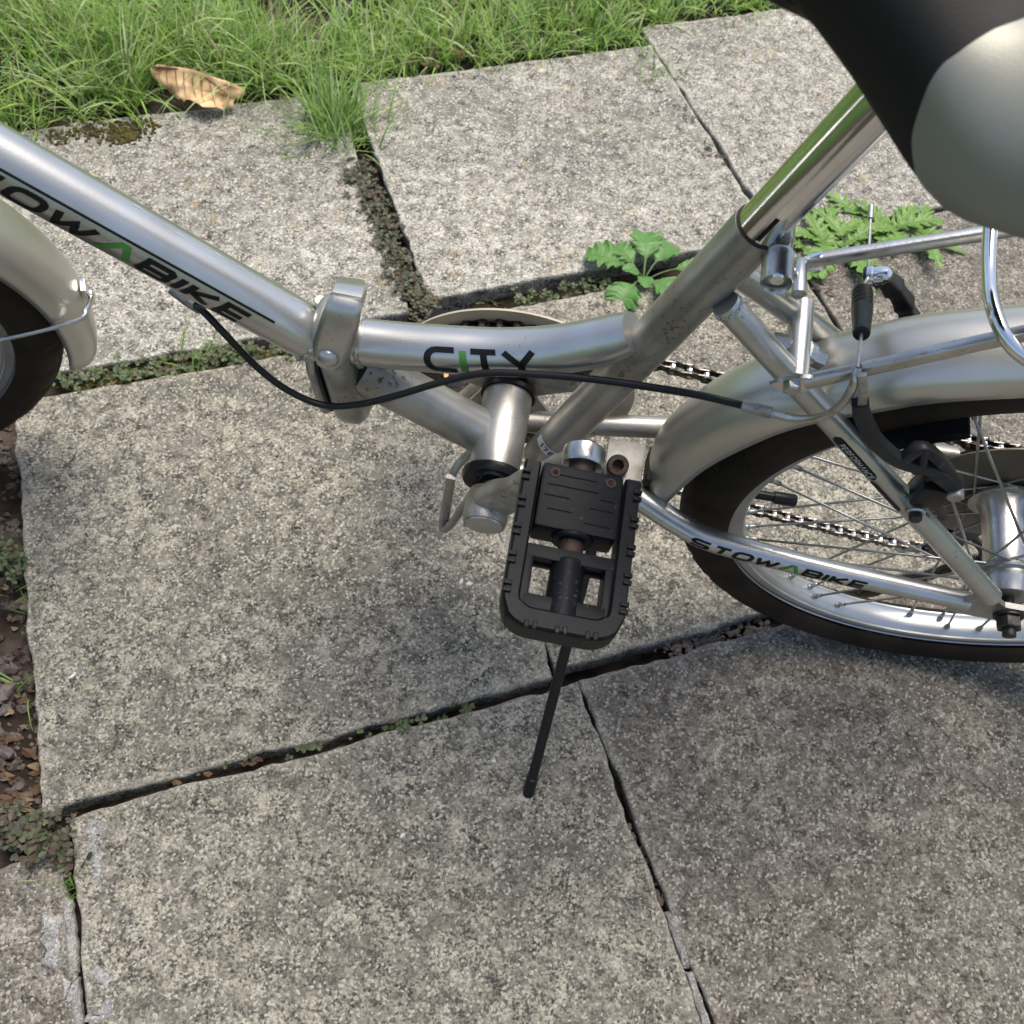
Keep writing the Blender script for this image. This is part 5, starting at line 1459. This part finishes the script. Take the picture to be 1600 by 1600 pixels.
for half in (0.0036, 0.0024):
    me = link_mesh(half, 0.0011); m_ = mesh('chain_link', me.v, me.f, False); m_.materials.append(M['chain'])
    rb = MB()
    if half < 0.003:
        for s2 in (-1, 1): rb.cyl((s2 * 0.00635, -0.0034, 0), (s2 * 0.00635, 0.0034, 0), 0.0030, seg=10)
    else:
        for s2 in (-1, 1): rb.cyl((s2 * 0.00635, -0.0050, 0), (s2 * 0.00635, 0.0050, 0), 0.0017, seg=8)
    b0 = len(m_.polygons)
    full = MB(); full.add(me.v, me.f); full.add(rb.v, rb.f)
    m_ = mesh('chain_link', full.v, full.f, False); m_.materials.append(M['chain']); m_.materials.append(M['roller'])
    for i, p in enumerate(m_.polygons): p.material_index = 1 if i >= b0 else 0
    lk.append(m_)
chain = empty('chain', bike)
for i in range(nl):
    a, b = chain_at(i * pitch), chain_at((i + 1) * pitch)
    d = (b - a).normalized(); c = (a + b) / 2; up = d.cross(Y).normalized() * -1
    up = Y.cross(d).normalized() * -1
    o = link('chain_link', lk[i % 2], None, chain)
    o.matrix_local = Matrix(((d.x, 0, up.x, c.x), (d.y, 1, up.y, c.y), (d.z, 0, up.z, c.z), (0, 0, 0, 1)))
# ---- derailleur
der = empty('derailleur', bike)
for yv in (-0.0055, 0.0055):
    MB().prism([(0.016, 0.190), (0.024, 0.183), (0.018, 0.150), (0.016, 0.116), (0.006, 0.109), (-0.004, 0.116), (-0.002, 0.150), (0.003, 0.186)], (0, RY, 0), X, Z, Y, yv - 0.0008, yv + 0.0008).obj('cage_plate', 'darksteel', der, autosharp=30)
for c in (UPp, DP): cog(0.0125, 11, -0.0022, 0.0022, 0.0025).obj('jockey_wheel', 'cable', der, autosharp=30).location = c
MB().box((0.022, RY + 0.018, 0.212), X * 0.012, Y * 0.011, Z * 0.020, 0.004).obj('derailleur_body', 'blackmetal', der)
MB().cyl((0.012, 0.060, 0.236), (0.016, RY + 0.02, 0.226), 0.008, seg=16).obj('derailleur_hanger', 'darksteel', der)

# ---- kickstand
foot_w = G(826, 1238, 0.0)
foot = to_local(foot_w)
ks_top = B(946, 775, -0.028)
kd = (foot - ks_top).normalized()
MB().tube(spline([ks_top, ks_top + kd * 0.03 + Vector((0, 0, 0.002)), lerp(ks_top, foot, 0.55), foot + kd * 0.002]), 0.0044, 20).obj('kickstand', 'cable', bike)
MB().cyl(foot - kd * 0.018, foot + kd * 0.0035, 0.0052, seg=20, bev=0.0012).obj('kickstand_foot', 'cable', bike)
MB().box(B(975, 728, -0.010), X * 0.014, Y * 0.020, Z * 0.0022, 0.0008).obj('kickstand_plate', 'platepaint', bike)
MB().box(ks_top + Vector((0.006, 0.008, -0.002)), X * 0.018, Y * 0.012, Z * 0.011, 0.003).obj('kickstand_bracket', 'blackmetal', bike)
kb = B(962, 735, -0.012)
MB().lathe([(-0.006, 0.0080), (0.009, 0.0080), (0.010, 0.0072), (0.010, 0.0042), (0.004, 0.0040), (0.004, 0)], kb + Z * 0.006, (0, -0.35, 0.94), 24).obj('socket_bolt', 'rust', bike)
MB().box(B(1015, 735, -0.004), X * 0.003, Y * 0.014, Z * 0.012, 0.001).obj('mudguard_bracket', 'rust', bike)

# ---- wire rest under the bottom bracket
lp = [BBC + Vector((-0.010, 0.012, -0.014)), B(733, 708, 0.012), B(710, 735, 0.004), B(699, 775, -0.006), B(691, 822, -0.014), B(702, 822, -0.018), B(722, 795, -0.020), B(742, 765, -0.020), BBC + Vector((-0.004, -0.022, -0.012))]
MB().tube(spline(lp, 8), 0.0036, 10).obj('folding_rest', 'silver_dull', bike)
tb = MB(); q = [B(705, 745, -0.002), B(700, 775, -0.007), B(695, 812, -0.012)]
tb.tube(spline(q, 4), 1.0, 12, True, None, (0.0042, 0.0024)); tb.obj('rest_tape', 'steel', bike)

# ---- brakes
def brake(sgn):
    T_ = lambda v: Vector((v.x, v.y * -sgn, v.z))      # near side is measured; the far side mirrors it
    r_ = 'brake_arm'
    path = [B(1492, 757, -0.049), B(1462, 735, -0.050), B(1432, 728, -0.051), B(1400, 716, -0.052), B(1368, 688, -0.053), B(1348, 650, -0.053), B(1344, 628, -0.053)]
    P = [T_(p) for p in spline(path, 6)]
    arm = MB().tube(P, [1.25 if i < 6 else 1.0 for i in range(len(P))], 14, True, (0, 1, 0), (0.0036, 0.0046)).obj(r_, 'blackmetal', bike, autosharp=50)
    st2 = [T_(p) for p in spline([B(1412, 716, -0.052), B(1440, 700, -0.050), B(1470, 720, -0.049), B(1490, 748, -0.049)], 6)]
    MB().tube(st2, 1.0, 12, True, (0, 1, 0), (0.0036, 0.0034)).obj('arm_web', 'blackmetal', arm, autosharp=50)
    MB().cyl(T_(B(1446, 702, -0.051)), T_(B(1440, 732, -0.051)), 0.0030, seg=12).obj('arm_web', 'blackmetal', arm)
    pv = T_(B(1435, 745, -0.046)); pn = T_(B(1432, 782, -0.044))
    sy = pv.copy(); sy.y = T_(Vector((0, -0.072, 0))).y
    bp_ = T_(B(1430, 784, -0.045)); MB().cyl(bp_ + Y * -sgn * 0.004, bp_ + Y * sgn * 0.009, 0.0064, seg=24, bev=0.001).obj('brake_boss', 'silver', bike)
    MB().cyl(bp_ + Y * sgn * 0.008, bp_ + Y * sgn * 0.014, 0.0042, seg=20, bev=0.001).obj('pivot_bolt', 'darksteel', arm)
    e0 = T_(B(1492, 757, -0.046))
    MB().cyl(e0 + Vector((0, -0.004 * sgn, 0)), e0 + Vector((0, 0.010 * sgn, 0.0)), 0.0052, seg=18, bev=0.001).obj('pad_bolt', 'alloy', arm)
    MB().tube([T_(B(1455, 770, -0.045)), T_(B(1465, 785, -0.045)), T_(B(1473, 806, -0.045))], 0.0035, 10).obj('return_spring', 'darksteel', arm)
    MB().box(T_(B(1455, 765, -0.046)), X * 0.010, Y * 0.008, Z * 0.012, 0.003).obj('spring_housing', 'cable', arm)
    # shoe along the rim
    pa = math.atan2(B(1430, 675, -0.022).z - HUB.z, B(1430, 675, -0.022).x)
    rad = Vector((math.cos(pa), 0, math.sin(pa))); tan = Vector((-rad.z, 0, rad.x))
    c = HUB + rad * 0.2045 + Y * sgn * 0.0185
    sh = MB()
    vs = []; n = 12
    for i in range(n + 1):
        a = pa + lerp(-0.150, 0.150, i / n); rr = Vector((math.cos(a), 0, math.sin(a)))
        w_ = 0.0065 if 0 < i < n else 0.005
        for (u_, v_) in ((-w_, 0.0135), (w_, 0.0135), (w_ * 1.05, 0.022), (w_ * 0.6, 0.0285), (-w_ * 0.6, 0.0285), (-w_ * 1.05, 0.022)):
            vs.append(HUB + rr * (0.2030 + u_) + Y * sgn * v_)
    fs = [(i * 6 + k, i * 6 + (k + 1) % 6, (i + 1) * 6 + (k + 1) % 6, (i + 1) * 6 + k) for i in range(n) for k in range(6)] + [tuple(range(6)), tuple(n * 6 + k for k in range(6))]
    sh.add(vs, fs); sh.obj('brake_shoe', 'padrub', bike, autosharp=40)
    MB().cyl(HUB + rad * 0.202 + Y * sgn * 0.026, HUB + rad * 0.196 + Y * sgn * 0.046, 0.005, seg=14).obj('shoe_post', 'darksteel', bike)
    return arm
brake(-1)
fx, nx = B(1364, 432, 0.058), B(1342, 588, -0.050)
MB().tube(spline([B(1346, 640, -0.054), B(1349, 612, -0.054), B(1347, 585, -0.052)], 5), 1.0, 12, True, (0, 1, 0), (0.0016, 0.0025)).obj('noodle_bracket', 'alloy', bike, autosharp=50)
MB().box(B(1325, 622, -0.049), X * 0.0036, Y * 0.0012, Z * 0.014, 0.0006).obj('noodle_tag', 'sticker', bike)
far_arm = MB().tube(spline([B(1362, 430, 0.060), B(1385, 438, 0.059), B(1408, 466, 0.057), B(1420, 495, 0.056), B(1430, 525, 0.055), B(1444, 570, 0.054)], 6), [1.0, 1.0, 1.05, 1.15, 1.25] * 6 + [1.3], 14, True, (0, 1, 0), (0.0050, 0.0050)).obj('brake_arm', 'blackmetal', bike, autosharp=50)
MB().tube(spline([B(1412, 462, 0.062), B(1428, 490, 0.062), B(1433, 502, 0.061)], 5), 1.0, 10, True, (0, 1, 0), (0.0030, 0.0026)).obj('arm_cover', 'cable', far_arm)
MB().lathe([(0, 0.0055), (0.001, 0.0070), (0.004, 0.0070), (0.0045, 0.0060), (0.009, 0.0060), (0.013, 0.0048), (0.0145, 0.0025), (0.015, 0)], B(1356, 433, 0.060), Vector((0.8, -0.1, 0.55)), 24).obj('cable_clamp', 'chrome', far_arm)
MB().lathe([(0, 0.0068), (0.0035, 0.0068)], B(1353, 434, 0.060), Vector((0.8, -0.1, 0.55)), 24).obj('clamp_washer', 'blackmetal', far_arm)
sh = MB(); pa2 = math.atan2(B(1430, 675, -0.022).z - HUB.z, B(1430, 675, -0.022).x); vs = []
for i in range(13):
    a = pa2 + lerp(-0.15, 0.15, i / 12); rr = Vector((math.cos(a), 0, math.sin(a)))
    for (u_, v_) in ((-0.0065, 0.0135), (0.0065, 0.0135), (0.0066, 0.022), (0.004, 0.0285), (-0.004, 0.0285), (-0.0066, 0.022)): vs.append(HUB + rr * (0.2030 + u_) + Y * v_)
sh.add(vs, [(i * 6 + k, i * 6 + (k + 1) % 6, (i + 1) * 6 + (k + 1) % 6, (i + 1) * 6 + k) for i in range(12) for k in range(6)] + [tuple(range(6)), tuple(72 + k for k in range(6))])
sh.obj('brake_shoe', 'padrub', bike, autosharp=40)
# noodle, rubber boot and the bare wire
npts = [B(1163, 634, -0.036), B(1200, 644, -0.040), B(1250, 655, -0.046), B(1290, 649, -0.050), B(1318, 628, -0.052), B(1334, 600, -0.052), B(1340, 575, -0.046)]
ndl = MB().tube(spline(npts, 8), 0.0025, 14).obj('brake_noodle', 'steel', bike)
a, b = B(1160, 633, -0.036), B(1205, 645, -0.0405)
MB().cyl(a, b, 0.0036, seg=18, bev=0.0004).obj('noodle_ferrule', 'alloy', ndl)
bt0, bt1 = B(1346, 522, -0.018), B(1348, 448, 0.034)
prof = [(0, 0.0030), (0.0005, 0.0046), (0.003, 0.0050)]
L = (bt1 - bt0).length
prof += [(0.008, 0.0050), (0.018, 0.0056), (0.026, 0.0060), (0.030, 0.0060)]
for k in range(4):
    h = 0.031 + k * 0.0052; prof += [(h, 0.0048), (h + 0.0014, 0.0060), (h + 0.0034, 0.0060), (h + 0.0044, 0.0048)]
prof += [(L - 0.002, 0.0034), (L, 0.0020), (L, 0)]
MB().lathe(prof, bt0, bt1 - bt0, 24).obj('rubber_boot', 'cable', bike)
MB().tube([npts[-1], lerp(npts[-1], bt0, 0.5), bt0, bt1, B(1357, 432, 0.058), B(1358, 385, 0.085), B(1361, 330, 0.112)], 0.00095, 8).obj('brake_wire', 'wire', bike)
MB().cyl(B(1360, 342, 0.106), B(1361, 322, 0.117), 0.0018, seg=12).obj('wire_tip', 'wire', bike)
# cable sleeve
hp = [B(285, 462, 0.004), B(318, 487, -0.012), B(345, 515, -0.020), B(400, 572, -0.026), B(450, 610, -0.029), B(505, 633, -0.031), B(560, 632, -0.030), B(620, 618, -0.028), B(690, 597, -0.024), B(760, 583, -0.020),
      B(850, 586, -0.020), B(930, 593, -0.022), B(1010, 604, -0.026), B(1090, 617, -0.031), B(1163, 634, -0.036)]
MB().tube(spline(hp, 8), 0.0024, 14).obj('cable_sleeve', 'cable', bike)
MB().tube(spline([B(270, 448, 0.004), B(296, 468, 0.000), B(312, 478, -0.006)], 5), 0.0052, 14).obj('cable_guide', 'silver_dull', bike)

# ---- luggage rack
def strut(pts, name='rack_strut'):
    P = spline(pts, 6); mb = MB()
    mb.tube(P, 1.0, 20, True, (0, 0, 1), (0.0042, 0.0030)); o = mb.obj(name, 'steel', bike, autosharp=50); return o
a, b = B(1258, 597, -0.044), B(1605, 520, -0.037)
c, d = B(1262, 408, 0.046), B(1610, 354, 0.056)
s1 = strut([a, lerp(a, b, 0.5), b, lerp(a, b, 1.5) + Z * -0.005]); s2 = strut([c, lerp(c, d, 0.5), d, lerp(c, d, 1.4)])
for (p0, p1, o) in ((B(1203, 600, -0.044), B(1275, 595, -0.0445), s1), (B(1238, 417, 0.046), B(1285, 404, 0.046), s2)):
    t = (p1 - p0).normalized(); nn = t.cross(Y)
    mb = MB(); poly = [(0, 0.001), (0.008, 0.0045), (0.020, 0.0055), ((p1 - p0).length, 0.0035), ((p1 - p0).length, -0.0035), (0.018, -0.0085), (0.010, -0.008), (0.003, -0.004)]
    mb.prism(poly, p0, t, -nn if nn.z < 0 else nn, Y, -0.0012, 0.0012); mb.obj('strut_lug', 'chrome', o, autosharp=30)
nb_ = B(1237, 612, -0.050)
MB().cyl(nb_ + Y * 0.005, nb_ - Y * 0.000, 0.0050, seg=6, bev=0.0008).obj('rack_bolt', 'steel', bike)
fb_ = B(1248, 462, 0.018)
MB().lathe([(0, 0.0028), (0.001, 0.0044), (0.008, 0.0046), (0.012, 0.0042), (0.024, 0.0042), (0.026, 0.0030)], fb_, Y, 20).obj('rack_bolt', 'steel', bike)
MB().ball(fb_ + Vector((-0.005, 0.014, 0.003)), 0.0030, 12, 8).obj('rack_nut', 'steel', bike)
hp2 = [B(1556, 300, 0.040), B(1547, 360, 0.018), B(1545, 420, -0.006), B(1548, 465, -0.026), B(1562, 510, -0.042), B(1585, 545, -0.050), B(1625, 572, -0.053), B(1700, 600, -0.054)]
MB().tube(spline(hp2, 8), 0.0037, 18).obj('rack_hoop', 'chrome', bike)
zr = lerp(a, b, 1.5).z
for sgn in (-1, 1):
    MB().tube([(lerp(a, b, 1.4).x, sgn * 0.045, zr - 0.004), (0.20, sgn * 0.055, zr)], 0.0040, 12).obj('rack_rail', 'chrome', bike)
    MB().tube([(0.15, sgn * 0.055, zr), (0.03, sgn * 0.066, 0.262)], 0.0035, 12).obj('rack_leg', 'chrome', bike)
for x in (0.0, 0.07, 0.14, 0.20):
    MB().tube([(x, -0.055, zr), (x, 0.055, zr)], 0.0035, 10).obj('rack_crossbar', 'chrome', bike)
